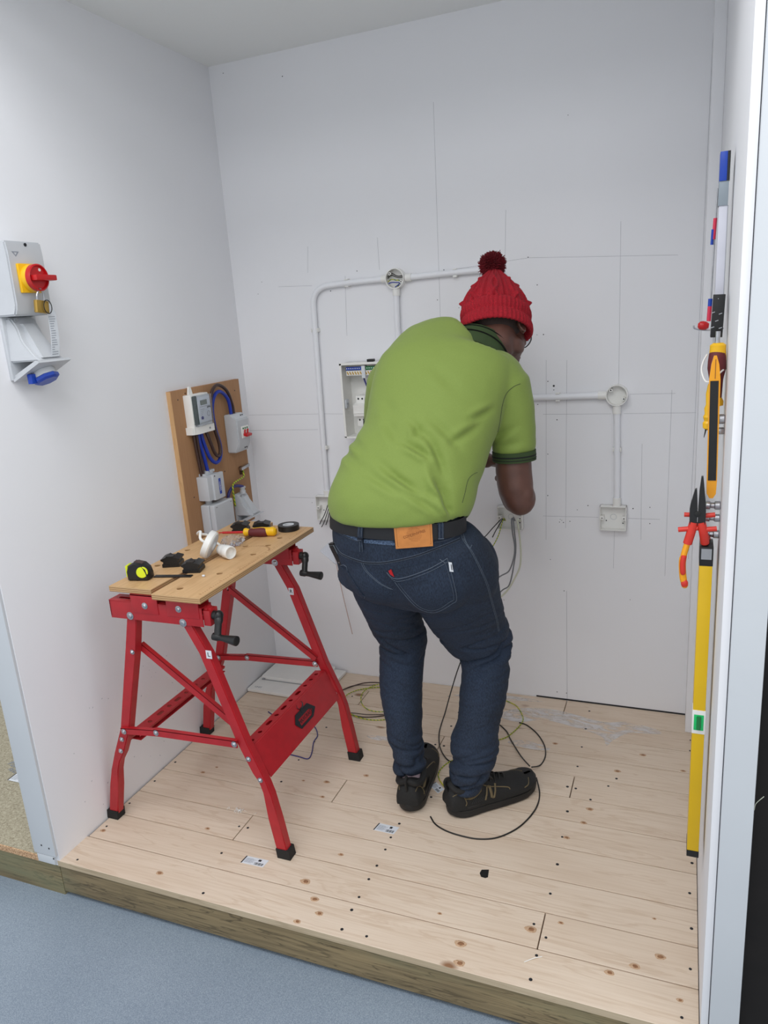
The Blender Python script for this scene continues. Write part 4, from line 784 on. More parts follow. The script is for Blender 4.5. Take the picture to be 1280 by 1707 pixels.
coil(.575, 1.085, .145, .125, .3, 6.5, .002, 'gy', 'large loop of green-yellow wire on the floor behind the red bench', .002, sd=1)
coil(.60, 1.12, .11, .11, 1.2, 6.9, .002, 'gy', 'smaller inner loop of green-yellow wire behind the red bench', .008, wob=.08, sd=4)
fcable('brown_wire', [(.36, 1.09), (.40, 1.16), (.46, 1.225), (.54, 1.24), (.62, 1.21), (.68, 1.14), (.69, 1.06), (.63, 1.0), (.55, .97), (.47, .985)], .0022, 'brown', 'thick brown wire curving over the green-yellow loops')
fcable('brown_wire', [(.38, 1.10, .006), (.42, 1.18, .006), (.50, 1.20, .010), (.58, 1.22, .014), (.66, 1.18, .014), (.70, 1.09, .008), (.66, 1.02, .006), (.58, .985, .008), (.52, .98, .008), (.48, .975, .006)], .0018, 'brown', 'thin brown wire next to the thick one on the floor')
fcable('blue_wire', [(.175, .911), (.205, .897), (.235, .915), (.262, .925), (.30, .915), (.34, .90), (.385, .875), (.42, .845), (.445, .805), (.45, .765), (.475, .70), (.478, .665), (.44, .668), (.391, .672), (.37, .675)], .002, 'violet', 'dark blue wire lying under the red bench')
def label_card(pts, lab, nm='product_label'):
    a_, b2, c2, d2 = [V((x, y, 0)) for x, y in pts]; t = T(nm, lab, 'label', tuple(a_)); u = (d2-a_); v = (b2-a_)
    O('card', B().prism([(0, 0), (1, 0), (1, 1), (0, 1)], a_, u, v, (0, 0, .0006)), 'paper', t)
    b = B(); b.prism([(.0, 0), (.05, 0), (.05, 1), (0, 1)], a_+Z*.0006, u, v, (0, 0, .0002))
    for k in range(9): b.prism([(.56+k*.042, .10), (.56+k*.042+(.026 if k % 3 else .014), .10), (.56+k*.042+(.026 if k % 3 else .014), .42), (.56+k*.042, .42)], a_+Z*.0006, u, v, (0, 0, .0002))
    b.prism([(.62, .6), (.74, .6), (.74, .85), (.62, .85)], a_+Z*.0006, u, v, (0, 0, .0002)); O('barcode', b, 'ink', t)
    b = B()
    for k in range(7): b.prism([(.09, .2+.09*k), (.40+.07*(k % 3), .2+.09*k), (.40+.07*(k % 3), .23+.09*k), (.09, .23+.09*k)], a_+Z*.0006, u, v, (0, 0, .0002))
    O('print_lines', b, 'gink', t)
label_card([(.524, .153), (.527, .182), (.596, .185), (.597, .155)], 'white barcode label stuck on the planks beside the near bench foot')
label_card([(.838, .391), (.844, .424), (.908, .426), (.904, .390)], 'white barcode label stuck on the planks in front of the left shoe')
label_card([(.934, .640), (.948, .665), (.985, .655), (.972, .610)], 'white barcode label on the planks between the two shoes')
label_card([(-.50, .262), (-.502, .302), (-.42, .30), (-.42, .262)], 'white label on the chipboard left of the left wall')
b = B(); q_ = random.Random(9)
for k in range(26):
    x, y = .395+q_.gauss(0, .016), .352+q_.gauss(0, .006); a_ = q_.uniform(0, 6)
    b.tube(smooth([(x, y, .001), (x+.005*math.cos(a_), y+.005*math.sin(a_), .003), (x+.009*math.cos(a_+.6), y+.009*math.sin(a_+.6), .001)], 3), .0006, 4)
O('sawdust', b, 'cream', loc=(.395, .352, 0), label='small scatter of wood shavings on the planks under the bench', cat='shavings', kind='stuff')
O('string_scrap', B().tube(smooth([(1.355, .066, .001), (1.375, .082, .003), (1.392, .094, .001)], 4), .001, 5), 'cream', loc=(1.355, .066, 0), label='short scrap of white string near the front edge of the deck', cat='string')
#SPLIT person
# ================================================================ PERSON
LEG_L = [[0.893, 0.575, 0.090, 0.043, 0.052, 0.982, 0.189], [0.892, 0.578, 0.100, 0.046, 0.056, 0.983, 0.184], [0.894, 0.585, 0.128, 0.049, 0.06, 0.984, 0.177], [0.888, 0.592, 0.167, 0.049, 0.06, 0.986, 0.169], [0.875, 0.6, 0.212, 0.053, 0.066, 0.987, 0.16], [0.873, 0.61, 0.254, 0.057, 0.066, 0.988, 0.152], [0.864, 0.625, 0.316, 0.065, 0.066, 0.99, 0.14], [0.86, 0.64, 0.379, 0.069, 0.066, 0.992, 0.128], [0.862, 0.66, 0.448, 0.07, 0.07, 0.993, 0.114], [0.865, 0.665, 0.508, 0.07, 0.075, 0.995, 0.104], [0.856, 0.645, 0.57, 0.083, 0.082, 0.996, 0.095], [0.853, 0.62, 0.636, 0.091, 0.09, 0.996, 0.085], [0.858, 0.59, 0.698, 0.103, 0.1, 0.997, 0.076], [0.858, 0.56, 0.766, 0.108, 0.105, 0.998, 0.066], [0.851, 0.54, 0.818, 0.111, 0.1, 0.998, 0.058]]
LEG_R = [[1.086, 0.56, 0.072, 0.042, 0.052, 0.981, 0.192], [1.086, 0.565, 0.108, 0.048, 0.056, 0.982, 0.188], [1.094, 0.57, 0.138, 0.061, 0.06, 0.983, 0.183], [1.101, 0.58, 0.176, 0.065, 0.062, 0.985, 0.175], [1.105, 0.595, 0.217, 0.074, 0.067, 0.986, 0.167], [1.112, 0.605, 0.259, 0.064, 0.067, 0.987, 0.158], [1.116, 0.615, 0.289, 0.063, 0.067, 0.988, 0.152], [1.124, 0.63, 0.35, 0.07, 0.067, 0.99, 0.14], [1.13, 0.645, 0.411, 0.072, 0.067, 0.992, 0.128], [1.128, 0.665, 0.455, 0.075, 0.072, 0.993, 0.118], [1.122, 0.68, 0.494, 0.087, 0.078, 0.994, 0.11], [1.108, 0.675, 0.529, 0.1, 0.082, 0.995, 0.104], [1.085, 0.64, 0.601, 0.115, 0.092, 0.996, 0.093], [1.075, 0.61, 0.658, 0.122, 0.1, 0.996, 0.085], [1.068, 0.58, 0.718, 0.130, 0.108, 0.997, 0.076], [1.057, 0.56, 0.779, 0.138, 0.11, 0.998, 0.066], [1.045, 0.54, 0.83, 0.126, 0.1, 0.998, 0.058]]
PELV = [[0.959, 0.565, 0.706, 0.20, 0.09, 0.997, 0.078], [0.967, 0.545, 0.763, 0.239, 0.118, 0.997, 0.08], [0.961, 0.52, 0.818, 0.233, 0.125, 0.999, 0.042], [0.948, 0.5, 0.864, 0.211, 0.122, 0.999, 0.037], [0.942, 0.485, 0.9, 0.192, 0.112, 1.0, -0.005], [0.943, 0.482, 0.934, 0.184, 0.106, 1.0, -0.022], [0.945, 0.484, 0.972, 0.180, 0.104, 1.0, -0.022]]
TORSO = [[0.946, 0.478, 0.965, 0.186, 0.120, 1.0, -0.04], [0.946, 0.478, 0.974, 0.193, 0.127, 0.999, -0.05], [0.948, 0.484, 0.990, 0.193, 0.130, 0.999, -0.053], [0.956, 0.5, 1.012, 0.194, 0.128, 1.0, -0.029], [0.97, 0.52, 1.045, 0.194, 0.128, 0.999, -0.053], [0.982, 0.545, 1.083, 0.187, 0.13, 0.997, -0.072], [0.997, 0.575, 1.12, 0.181, 0.13, 0.998, -0.065], [1.006, 0.6, 1.161, 0.181, 0.13, 0.998, -0.06], [1.014, 0.635, 1.21, 0.19, 0.13, 0.998, -0.063], [1.024, 0.67, 1.275, 0.194, 0.125, 0.996, -0.091], [1.037, 0.7, 1.325, 0.191, 0.11, 0.993, -0.119], [1.042, 0.735, 1.364, 0.168, 0.09, 0.99, -0.142], [1.059, 0.76, 1.392, 0.115, 0.07, 0.99, -0.142], [1.079, 0.775, 1.406, 0.063, 0.055, 0.988, -0.155]]
def frame(st, i):
    c = V(st[i][:3]); t = (V(st[min(i+1, len(st)-1)][:3])-V(st[max(i-1, 0)][:3])).normalized(); u = V((st[i][5], 0, st[i][6])).normalized()
    if t.z < 0: t = -t
    u = (u-t*u.dot(t)).normalized(); v = t.cross(u).normalized(); return c, u, v, t          # v points to the front (away from the back)
def dens(st, k=3):
    out = []
    n = len(st)
    for i in range(n-1):
        p0, p1, p2, p3 = st[max(i-1, 0)], st[i], st[i+1], st[min(i+2, n-1)]
        for j in range(k):
            u = j/k; out.append([.5*(2*b_+(c_-a_)*u+(2*a_-5*b_+4*c_-d_)*u*u+(3*b_-a_-3*c_+d_)*u**3) for a_, b_, c_, d_ in zip(p0, p1, p2, p3)])
    out.append(list(st[-1])); return out
def sections(b, st, n=32, e=1.0, grow=0, k=3, twist_back=0):
    st = dens(st, k); R = []
    for i in range(len(st)):
        c, u, v, t = frame(st, i); a_, bb = st[i][3]+grow, st[i][4]+grow; ring_ = []
        for j in range(n):
            th = j*2*PI/n; cx_, cy_ = math.cos(th), math.sin(th); cx_ = math.copysign(abs(cx_)**e, cx_); cy_ = math.copysign(abs(cy_)**e, cy_)
            ring_.append(c+u*a_*cx_+v*bb*cy_)
        R.append(ring_)
    return b.loft(R)
def remesh(b, vox, smooth_n=6):
    bmesh.ops.recalc_face_normals(b.b, faces=b.b.faces)
    me = bpy.data.meshes.new('t'); b.b.to_mesh(me); b.b.free(); o = bpy.data.objects.new('t', me); C.objects.link(o)
    m = o.modifiers.new('r', 'REMESH'); m.mode = 'VOXEL'; m.voxel_size = vox; m.adaptivity = 0
    dg = bpy.context.evaluated_depsgraph_get(); me2 = bpy.data.meshes.new_from_object(o.evaluated_get(dg)); bpy.data.objects.remove(o)
    nb = B(); nb.b.from_mesh(me2)
    for k in range(smooth_n): bmesh.ops.smooth_vert(nb.b, verts=nb.b.verts, factor=.5, use_axis_x=True, use_axis_y=True, use_axis_z=True)
    nb.b.normal_update(); return nb
def bvh_of(b): return BVHTree.FromBMesh(b.b)
person = T('person', 'person in green polo shirt, jeans and red bobble hat, bending towards the back wall', 'person', (1.0, .58, 0))
# ---- body: one continuous skin surface
b = B()
HC = V((1.148, .872, 1.425)); HU = V((-.10, .44, .87)).normalized(); HF = V((.26, .84, -.40)); HF = (HF-HU*HF.dot(HU)).normalized(); HR = HF.cross(HU).normalized()
HM = Matrix((HR, HF, HU)).transposed()
h = lambda x, y, z: HC+HM @ V((x, y, z))
b.ell(h(0, -.010, .030), (.077, .096, .090), HM, 28, 20)
b.ell(h(0, .030, -.030), (.060, .070, .075), HM); b.ell(h(0, .052, -.078), (.036, .042, .030), HM); b.ell(h(0, .060, -.020), (.052, .042, .05), HM)
for s_ in (-1, 1):
    b.ell(h(s_*.032, .070, -.030), (.022, .020, .018), HM); b.ell(h(s_*.053, .012, -.065), (.016, .034, .026), HM); b.ell(h(s_*.026, .092, .012), (.024, .008, .006), HM)
    # ear shell
    b.tube([h(s_*(.078+.010*abs(math.sin(a_))), -.006-.016*math.cos(a_)-.006, -.012+.031*math.sin(a_-.25)) for a_ in [k*2*PI/14 for k in range(14)]], .0048, 8, closed=True)
    b.ell(h(s_*.074, -.010, -.014), (.006, .014, .024), HM); b.ell(h(s_*.077, -.002, -.036), (.006, .008, .010), HM)
b.tube([h(0, .092, .004), h(0, .112, -.030)], [.007, .012], 12); b.ell(h(0, .108, -.034), (.017, .012, .010), HM); b.ell(h(0, .092, -.060), (.022, .010, .0065), HM); b.ell(h(0, .089, -.070), (.020, .010, .007), HM)
C7 = V((1.075, .775, 1.385))
b.tube([V((1.06, .73, 1.34)), V((1.095, .775, 1.362)), h(0, -.030, -.060), h(0, -.020, -.01)], [.085, .070, .064, .062], 20)
tc = [V((.955, .52, .93)), V((.985, .575, 1.08)), V((1.01, .65, 1.21)), V((1.05, .74, 1.34))]
b.chain(tc, [.09, .09, .09, .07], 16)
SR, SL = V((1.195, .735, 1.275)), V((.885, .745, 1.315))
b.chain([tc[3], SR], [.06, .050]); b.chain([tc[3], SL], [.06, .050])
EL = V((1.230, .718, .948)); WR = V((1.150, .955, .940))
b.chain([SR, V((1.212, .732, 1.18)), V((1.214, .727, 1.09)), V((1.215, .724, 1.03)), V((1.221, .720, .985)), EL], [.05, .052, .0505, .0515, .050, .042], 18)
b.ell((1.250, .706, .968), (.026, .024, .030)); b.ell((1.232, .722, .950), (.045, .042, .050))
b.chain([EL, V((1.212, .775, .936)), V((1.185, .84, .944)), V((1.155, .905, .955)), WR], [.040, .045, .043, .034, .027], 18)
ELL = V((.775, .94, 1.085)); WL = V((1.045, 1.085, .985))
b.chain([SL, V((.82, .84, 1.20)), ELL], [.050, .050, .041], 18); b.chain([ELL, V((.845, .985, 1.06)), V((.93, 1.03, 1.03)), WL], [.042, .044, .036, .027], 18)
# legs inside the trousers and the ankles
for st in (LEG_L, LEG_R):
    b.chain([V((st[-1][0], st[-1][1], .86)), V(st[10][:3]), V(st[6][:3]), V(st[1][:3]), V((st[0][0], st[0][1], .058))], [.070, .040, .036, .030, .032], 14)
b.chain([V((.90, .53, .88)), V((.99, .53, .88))], [.08, .08])
# hands holding a wire
def hand(wr, d, up, sgn, curl):
    d = V(d).normalized(); up = V(up); up = (up-d*up.dot(d)).normalized(); sd = d.cross(up)*sgn
    b.tube([wr, wr+d*.02, wr+d*.05, wr+d*.088], [.024, .026, .031, .028], 14, flat=.62) if False else None
    for k in range(4):
        o_ = (k-1.5)*.0195; L = (.040, .046, .043, .034)[k]; base = wr+d*.082+sd*o_
        b.chain([wr+d*.004+sd*o_*.6, base-d*.02+up*.002, base], [.016, .0145, .0105], 10)
        p = base; dd = d.copy()
        pts = [p]; rs = [.0102]
        for j, f_ in enumerate((1, .62, .5)):
            q_ = Matrix.Rotation(-curl*(1.0, 1.25, .8)[j], 3, sd) if sgn > 0 else Matrix.Rotation(curl*(1.0, 1.25, .8)[j], 3, sd)
            dd = (q_ @ dd); p = p+dd*L*f_; pts.append(p.copy()); rs.append((.0092, .0084, .0074)[j])
        b.chain(pts, rs, 10)
    tb_ = wr+d*.026-sd*.026; t1 = tb_+(d*.75-sd*.55-up*.35).normalized()*.036; t2 = t1+(d*.95-sd*.05-up*.30).normalized()*.030; t3 = t2+(d*.9+sd*.3-up*.3).normalized()*.022
    b.chain([wr+d*.008-sd*.008, tb_, t1, t2, t3], [.018, .017, .0125, .0105, .0085], 10)
hand(WR, (-.02, .95, .05), (.25, -.1, 1), 1, .62)
hand(WL, (.80, .45, -.25), (-.1, .35, 1), -1, .62)
bm = remesh(b, .0042, 5); body = O('body', bm, 'skin', person, ang=180)
hb = B(); hb.ell(h(0, -.018, .022), (.0795, .0905, .086), HM, 32, 20)      # cropped hair below the hat
for v in list(hb.b.verts):
    q_ = HM.transposed() @ (v.co-HC)
    if q_.y > .02+max(0, q_.z)*.3 or q_.z < -.066: hb.b.verts.remove(v)
O('hair', hb, 'hair', person, ang=180)
for s_ in (-1, 1): O('eye', B().ell(h(s_*.032, .084, -.008), (.012, .008, .009), HM), 'eye', person)
O('lips', B().ell(h(0, .097, -.065), (.021, .006, .008), HM), 'lips', person)
# ---- polo shirt
b = B(); st = [list(x) for x in TORSO]
sections(b, st, 36, .92)
b.ell((1.165, .73, 1.285), (.085, .085, .085)); b.ell((.905, .745, 1.325), (.085, .085, .075)); b.ell((1.085, .755, 1.350), (.082, .070, .062))
sl_R = [V((1.160, .73, 1.285)), V((1.192, .732, 1.255)), V((1.208, .733, 1.20)), V((1.214, .732, 1.15)), V((1.216, .730, 1.083))]
b.tube(sl_R, [.080, .080, .070, .064, .0605], 24)
sl_L = [V((.905, .745, 1.325)), V((.835, .785, 1.27)), V((.790, .835, 1.20)), V((.766, .868, 1.155))]
b.tube(sl_L, [.080, .078, .068, .062], 24)
sb = remesh(b, .0062, 7)
# creases: (row, side fraction) pairs on the back; row indexes TORSO, fraction runs -1 left .. 1 right
stt = TORSO
def back_pt(s_, f):
    i = min(int(s_), len(stt)-2); u_ = s_-i; c0, u0, v0, _ = frame(stt, i); c1, u1, v1, _ = frame(stt, i+1)
    g = lambda c_, uu, vv, k: c_+uu*stt[k][3]*f-vv*stt[k][4]*math.sqrt(max(0, 1-f*f))
    return g(c0, u0, v0, i).lerp(g(c1, u1, v1, i+1), u_)
CR = [(6.6, -.05, 5.7, .32, .010, .0045), (5.9, .30, 4.9, .62, .010, .006), (5.2, .02, 4.9, .45, .009, .009), (4.9, .45, 2.9, .88, .012, .010), (5.5, .42, 4.2, .74, .010, .007), (4.2, .52, 2.6, .86, .009, .009),
      (3.4, .05, 2.9, .48, .009, .007), (3.9, -.25, 3.0, .30, .010, .005), (5.1, -.95, 4.3, -.55, .011, .005), (4.3, -.97, 3.2, -.45, .012, .005), (6.4, -.45, 5.0, -.02, .014, .004), (7.3, .86, 6.0, .62, .010, .006), (8.2, .92, 7.3, .74, .009, .006),
      (6.2, .10, 5.6, .15, .008, .006), (9.2, .0, 8.4, .5, .018, .003), (7.6, -.6, 6.8, -.3, .016, .0035), (3.2, .60, 2.0, .93, .008, .007), (2.8, -.3, 2.2, .25, .010, .004), (6.9, .25, 6.0, .72, .012, .005), (2.4, .30, 1.6, .75, .008, .005)]
segs = [(back_pt(a_, f0), back_pt(c_, f1), w_, h_) for a_, f0, c_, f1, w_, h_ in CR]
segs += [(V((1.150, .66, 1.175)), V((1.195, .672, 1.215)), .007, .005), (V((1.165, .665, 1.13)), V((1.235, .675, 1.165)), .009, .004), (V((1.175, .672, 1.105)), V((1.25, .68, 1.12)), .008, .003)]
for v in sb.b.verts:
    n_ = v.normal; dsp = 0
    for A_, B2, w_, h_ in segs:
        if (v.co-A_).length > .25 and (v.co-B2).length > .25: continue
        d = B2-A_; t_ = max(0, min(1, (v.co-A_).dot(d)/d.length_squared)); q_ = v.co-(A_+d*t_); e = q_.dot(d.cross(n_).normalized()); off = abs(q_.dot(n_))
        if q_.length > .06: continue
        al = (q_-n_*q_.dot(n_)).length; tp = math.sin(PI*min(max(t_, .06), .94))**.6
        g1 = math.exp(-(al/w_)**2); g2 = math.exp(-(((e-1.7*w_)/w_)**2)-((al*al-e*e)/(w_*w_)))
        dsp += 1.5*h_*tp*(-g1+.75*g2)
    p = v.co; dsp += .0022*noise.noise(V((p.x*9, p.y*9, p.z*7)))+.001*noise.noise(p*28)
    if p.z < 1.12: dsp += .0018*noise.noise(V((p.x*10+p.z*16, p.y*6, p.z*26-p.x*14)))
    v.co += n_*dsp
for k in range(1): bmesh.ops.smooth_vert(sb.b, verts=sb.b.verts, factor=.35, use_axis_x=True, use_axis_y=True, use_axis_z=True)
sb.b.normal_update(); sbvh = bvh_of(sb); shirt = O('polo_shirt', sb, 'shirt', person, label='lime green polo shirt', ang=180)
def band(o, ax, r0, r1, h0, h1, n=40, a=None):
    ax = V(ax).normalized(); a = (V(a)-ax*V(a).dot(ax)).normalized() if a else ax.orthogonal().normalized(); b2 = ax.cross(a); b = B(); R = []
    for rr, hh_ in ((r0, h0), (r1, h0), (r1, h1), (r0, h1)): R.append([V(o)+ax*hh_+(a*math.cos(k*2*PI/n)+b2*math.sin(k*2*PI/n))*rr for k in range(n)])
    return b.loft(R, closed=True)
for s_, o_, ax in ((1, V((1.2158, .7300, 1.086)), (V((1.216, .730, 1.083))-V((1.214, .732, 1.15)))), (-1, V((.769, .864, 1.161)), V((-.024, .033, -.045)))):
    cf = O('sleeve_cuff', band(o_, ax, .051, .0615, -.002, .026), 'collar', shirt, label='dark green ribbed sleeve cuff')
    O('cuff_stripe', band(o_, ax, .060, .0621, .009, .013), 'cblack', shirt); O('cuff_stripe', band(o_, ax, .060, .0621, .0185, .0205), 'cblack', shirt)
# collar ring around the neck
nd = V((.18, .76, .63)).normalized(); na = V((1, -.1, -.2)); CC = V((1.104, .800, 1.372))
def cring(o, r0, r1, h0, h1, sx=1.12, n=44):
    a_ = (na-nd*na.dot(nd)).normalized(); b2 = nd.cross(a_); b = B(); R = []
    for rr, hh_ in ((r0, h0), (r1+.006, h0), (r1, h1), (r0, h1)): R.append([o+nd*hh_+(a_*math.cos(k*2*PI/n)*sx+b2*math.sin(k*2*PI/n))*rr for k in range(n)])
    return b.loft(R, closed=True)
O('collar', cring(CC, .070, .0775, -.052, .016), 'collar', shirt, label='dark green ribbed collar')
O('collar_stripe', cring(CC, .070, .0765, .008, .011), 'cblack', shirt); O('collar_stripe', cring(CC, .070, .0800, -.014, -.011), 'cblack', shirt)
def snapper(bvh, dr=(-.34, .90, -.27), back=.25):
    dr = V(dr).normalized()
    def f(p, off=.001):
        p = V(p); hit = bvh.ray_cast(p-dr*back, dr, 1.0)
        if hit[0] is None: hit = bvh.find_nearest(p)
        n_ = hit[1]; n_ = -n_ if n_.dot(dr) > 0 else n_; return hit[0]+n_*off
    return f
ss = snapper(sbvh)
def seam(pts, f, r, mat, par, nm='seam', off=.0004, k=5, lab=None):
    return O(nm, B().tube([f(p, off) for p in smooth(pts, k)], r, 6), mat, par, label=lab, ang=80)
seam([(1.264, .64, 1.292), (1.242, .64, 1.281), (1.219, .64, 1.259), (1.205, .64, 1.224), (1.197, .64, 1.181), (1.189, .64, 1.143), (1.179, .64, 1.115)], ss, .0006, 'stitchd', shirt, 'sleeve_seam')
seam([(1.186, .46, 1.088), (1.171, .46, 1.080), (1.156, .46, 1.064), (1.145, .46, 1.029), (1.136, .46, 1.003)], ss, .0005, 'stitchd', shirt, 'side_seam')
# ---- jeans
b = B(); sections(b, LEG_L, 28, 1.0); sections(b, LEG_R, 28, 1.0); sections(b, PELV, 36, .95)
b.ell((.895, .475, .80), (.105, .085, .10)); b.ell((1.045, .480, .795), (.115, .09, .11)); b.ell((1.110, .60, .775), (.082, .09, .105))
jb = remesh(b, .0052, 5)
def legfold(p):
    z = p.z; k = 0
    for z0, wd, am in ((.50, .05, .0075), (.14, .065, .0080), (.33, .12, .0012), (.62, .07, .0015)): k += am*math.exp(-((z-z0)/wd)**2)
    return k
for v in jb.b.verts:
    p = v.co; left = p.x < .985; a_ = legfold(p); q_ = V((p.x*7+(0 if left else 5), p.y*7, p.z*34+p.x*(10 if left else -8)))
    nz = noise.noise(q_); nz2 = noise.noise(V((p.x*14, p.y*14, p.z*60+p.x*20)))
    d = a_*(1.0-3.0*(1-abs(nz)*2.6)**3 if abs(nz) < .38 else 1.0)*.85+a_*.45*nz2
    d += .0008*noise.noise(p*20)
    if .70 < p.z < .93: d += .0012*noise.noise(V((p.x*12+p.z*10, 0, p.z*22)))
    v.co += v.normal*d
bmesh.ops.smooth_vert(jb.b, verts=jb.b.verts, factor=.2, use_axis_x=True, use_axis_y=True, use_axis_z=True)
jb.b.normal_update(); jbvh = bvh_of(jb); jeans = O('jeans', jb, 'denim', person, label='dark blue denim jeans', ang=180)
js = snapper(jbvh)
def patch(corners, f, nu, nv, th, nm, mat, par, lab=None, off=.0008):
    """thin panel laid over a surface; corners counter-clockwise"""
    a_, b2, c_, d_ = [V(p) for p in corners]; b = B(); G = [[], []]
    for i in range(nu+1):
        r0, r1 = [], []
        for j in range(nv+1):
            p = a_.lerp(b2, i/nu).lerp(d_.lerp(c_, i/nu), j/nv); r0.append(b.b.verts.new(f(p, off))); r1.append(b.b.verts.new(f(p, off+th)))
        G[0].append(r0); G[1].append(r1)
    for i in range(nu):
        for j in range(nv):
            b.b.faces.new((G[1][i][j], G[1][i+1][j], G[1][i+1][j+1], G[1][i][j+1])); b.b.faces.new((G[0][i][j], G[0][i][j+1], G[0][i+1][j+1], G[0][i+1][j]))
    for i in range(nu):
        for j in (0, nv): b.b.faces.new((G[0][i][j], G[0][i+1][j], G[1][i+1][j], G[1][i][j]))
    for j in range(nv):
        for i in (0, nu): b.b.faces.new((G[0][i][j], G[0][i][j+1], G[1][i][j+1], G[1][i][j]))
    return O(nm, b, mat, par, label=lab)
def J(x, z): return (x, .38, z)
PB = (.943, .482)
def beltring(z, a_, b2, n=60): return [V((PB[0]+(z-.93)*.05+a_*math.copysign(abs(math.cos(t))**.95, math.cos(t)), PB[1]+b2*math.copysign(abs(math.sin(t))**.95, math.sin(t)), z-.022*(z-.93)*math.cos(t)*0-.02*math.cos(t)*.2)) for t in [k*2*PI/n for k in range(n)]]
belt = O('belt', B().loft([beltring(.923, .188, .110), beltring(.923, .1935, .1155), beltring(.965, .192, .114), beltring(.965, .186, .108)], closed=True), 'belt', person, label='black webbing belt', ang=50)
bv2 = bmesh.new(); bv2.from_mesh(belt.data)
for v_ in bv2.verts: v_.co += wl(belt)
bs2 = snapper(BVHTree.FromBMesh(bv2)); bv2.free()
# leather patch across belt and jeans
lp = patch([J(.978, .897), J(1.079, .909), J(1.079, .974), J(.976, .969)], lambda p, off: bs2(V((p.x, p.y, .950)), off)+V((0, .0, p.z-.950)), 10, 8, .0025, 'leather_patch', 'leather', jeans, 'tan embossed leather patch')
bmp = bmesh.new(); bmp.from_mesh(lp.data)
for v_ in bmp.verts: v_.co += wl(lp)
ps = snapper(BVHTree.FromBMesh(bmp)); bmp.free()
b = B()
for k in range(-5, 6):
    zz = k*.0036; hw_ = math.sqrt(max(0, .0205**2-zz*zz))
    m_ = int(hw_/.0018)
    for j in range(-m_, m_+1):
        if abs((j*.0018)*-.36+zz) < .0042: continue
        b.ell(ps(J(1.030+j*.0018, .938+zz), .0002), (.0006, .0004, .0006), None, 5, 4)
b.tube([ps(p, .0002) for p in (J(.983, .903), J(1.074, .914), J(1.074, .969), J(.981, .964))], .0005, 4, closed=True)
O('stitch_edge', b, 'emboss', lp)
tx = text('CONDENSPIRES', .0098, (0, 0, 0), X, Y, .0001, B())
for v_ in tx.b.verts:
    x, y_ = v_.co.x*.92, v_.co.y; v_.co = ps(J(1.030+x*.94-y_*.33, .938+x*.33+y_*.94), .0003+(.0003 if v_.co.z > 0 else 0))
O('embossed_lettering', tx, 'emboss', lp, ang=180)
def loop(c, nm='belt_loop'):
    f = lambda p, off: (lambda a_, c_: a_ if a_.y < c_.y else c_)(bs2(p, off), js(p, off)); l_ = patch(c, f, 2, 8, .0028, nm, 'denim', jeans, off=.001)
    O('loop_stitching', B().tube([f(p, .0042) for p in smooth([V(c[0]).lerp(V(c[1]), .2), V(c[3]).lerp(V(c[2]), .2)], 8)], .0006, 5).tube([f(p, .0042) for p in smooth([V(c[0]).lerp(V(c[1]), .8), V(c[3]).lerp(V(c[2]), .8)], 8)], .0006, 5).tube([f(p, .0042) for p in (c[0], c[1])], .0012, 5), 'stitch', l_)
loop([J(.871, .915), J(.886, .915), J(.894, .972), J(.880, .973)]); loop([J(1.094, .929), J(1.109, .930), J(1.111, .971), J(1.096, .971)])
loop([J(.872, .857), J(.884, .856), J(.887, .910), J(.875, .911)], 'seam_strip')
patch([J(.803, .936), J(.872, .912), J(.873, .921), J(.803, .952)], js, 8, 1, .0016, 'waistband', 'worn', jeans, 'paler worn denim at the left of the waistband'); patch([J(.889, .908), J(.976, .905), J(.974, .918), J(.889, .917)], js, 8, 1, .0012, 'waistband', 'worn', jeans, 'paler worn denim strip in the middle of the waistband')
def st(pts, r=.0007, nm='stitching', m_='stitch'): return seam([J(*p) for p in pts], js, r, m_, jeans, nm, k=6, off=.0003)
st([(.803, .935), (.835, .921), (.871, .911), (.93, .906), (.976, .905)]); st([(1.084, .918), (1.12, .926), (1.158, .943)])
for dz in (0, -.0055): st([(.795, .903+dz), (.803, .887+dz), (.820, .871+dz), (.874, .856+dz), (.91, .855+dz), (.951, .860+dz), (1.026, .880+dz), (1.093, .906+dz), (1.156, .932+dz)])
st([(.797, .899), (.812, .873), (.874, .8525), (.951, .857), (1.026, .877), (1.093, .902), (1.156, .928)], .0014, 'yoke_seam', 'stitchd')
for dx in (0, .005): st([(.874+dx, .850), (.880+dx, .835), (.890+dx, .822), (.917+dx, .798), (.938+dx, .786), (.954+dx, .779)])
# right back pocket
pk = [(.945, .829), (1.118, .878), (1.128, .830), (1.139, .768), (1.123, .749), (1.076, .720), (1.030, .728), (.987, .772)]
b = B(); cx_, cz_ = 1.055, .795; n_ = 40; loop_ = []
for i in range(len(pk)):
    p0, p1 = pk[i], pk[(i+1) % len(pk)]
    for k in range(5): loop_.append((p0[0]+(p1[0]-p0[0])*k/5, p0[1]+(p1[1]-p0[1])*k/5))
R = []
for s_ in (.0, .3, .6, .85, 1.0): R.append([js(J(cx_+(x-cx_)*s_, cz_+(z-cz_)*s_), .0022) for x, z in loop_])
R.append([js(J(x, z), .0002) for x, z in loop_]); b.loft(R[1:], caps=True)
O('back_pocket', b, 'denim', jeans, label='right back pocket', ang=60)
def st2(pts, r=.0008, m_='stitch', nm='pocket_stitching'): return seam([J(*p) for p in pts], js, r, m_, jeans, nm, k=5, off=.0026)
st2([(.947, .829), (.975, .813), (1.057, .842), (1.117, .876)], .0011); st2([(.950, .824), (.977, .806), (1.057, .834), (1.119, .868)], .0007)
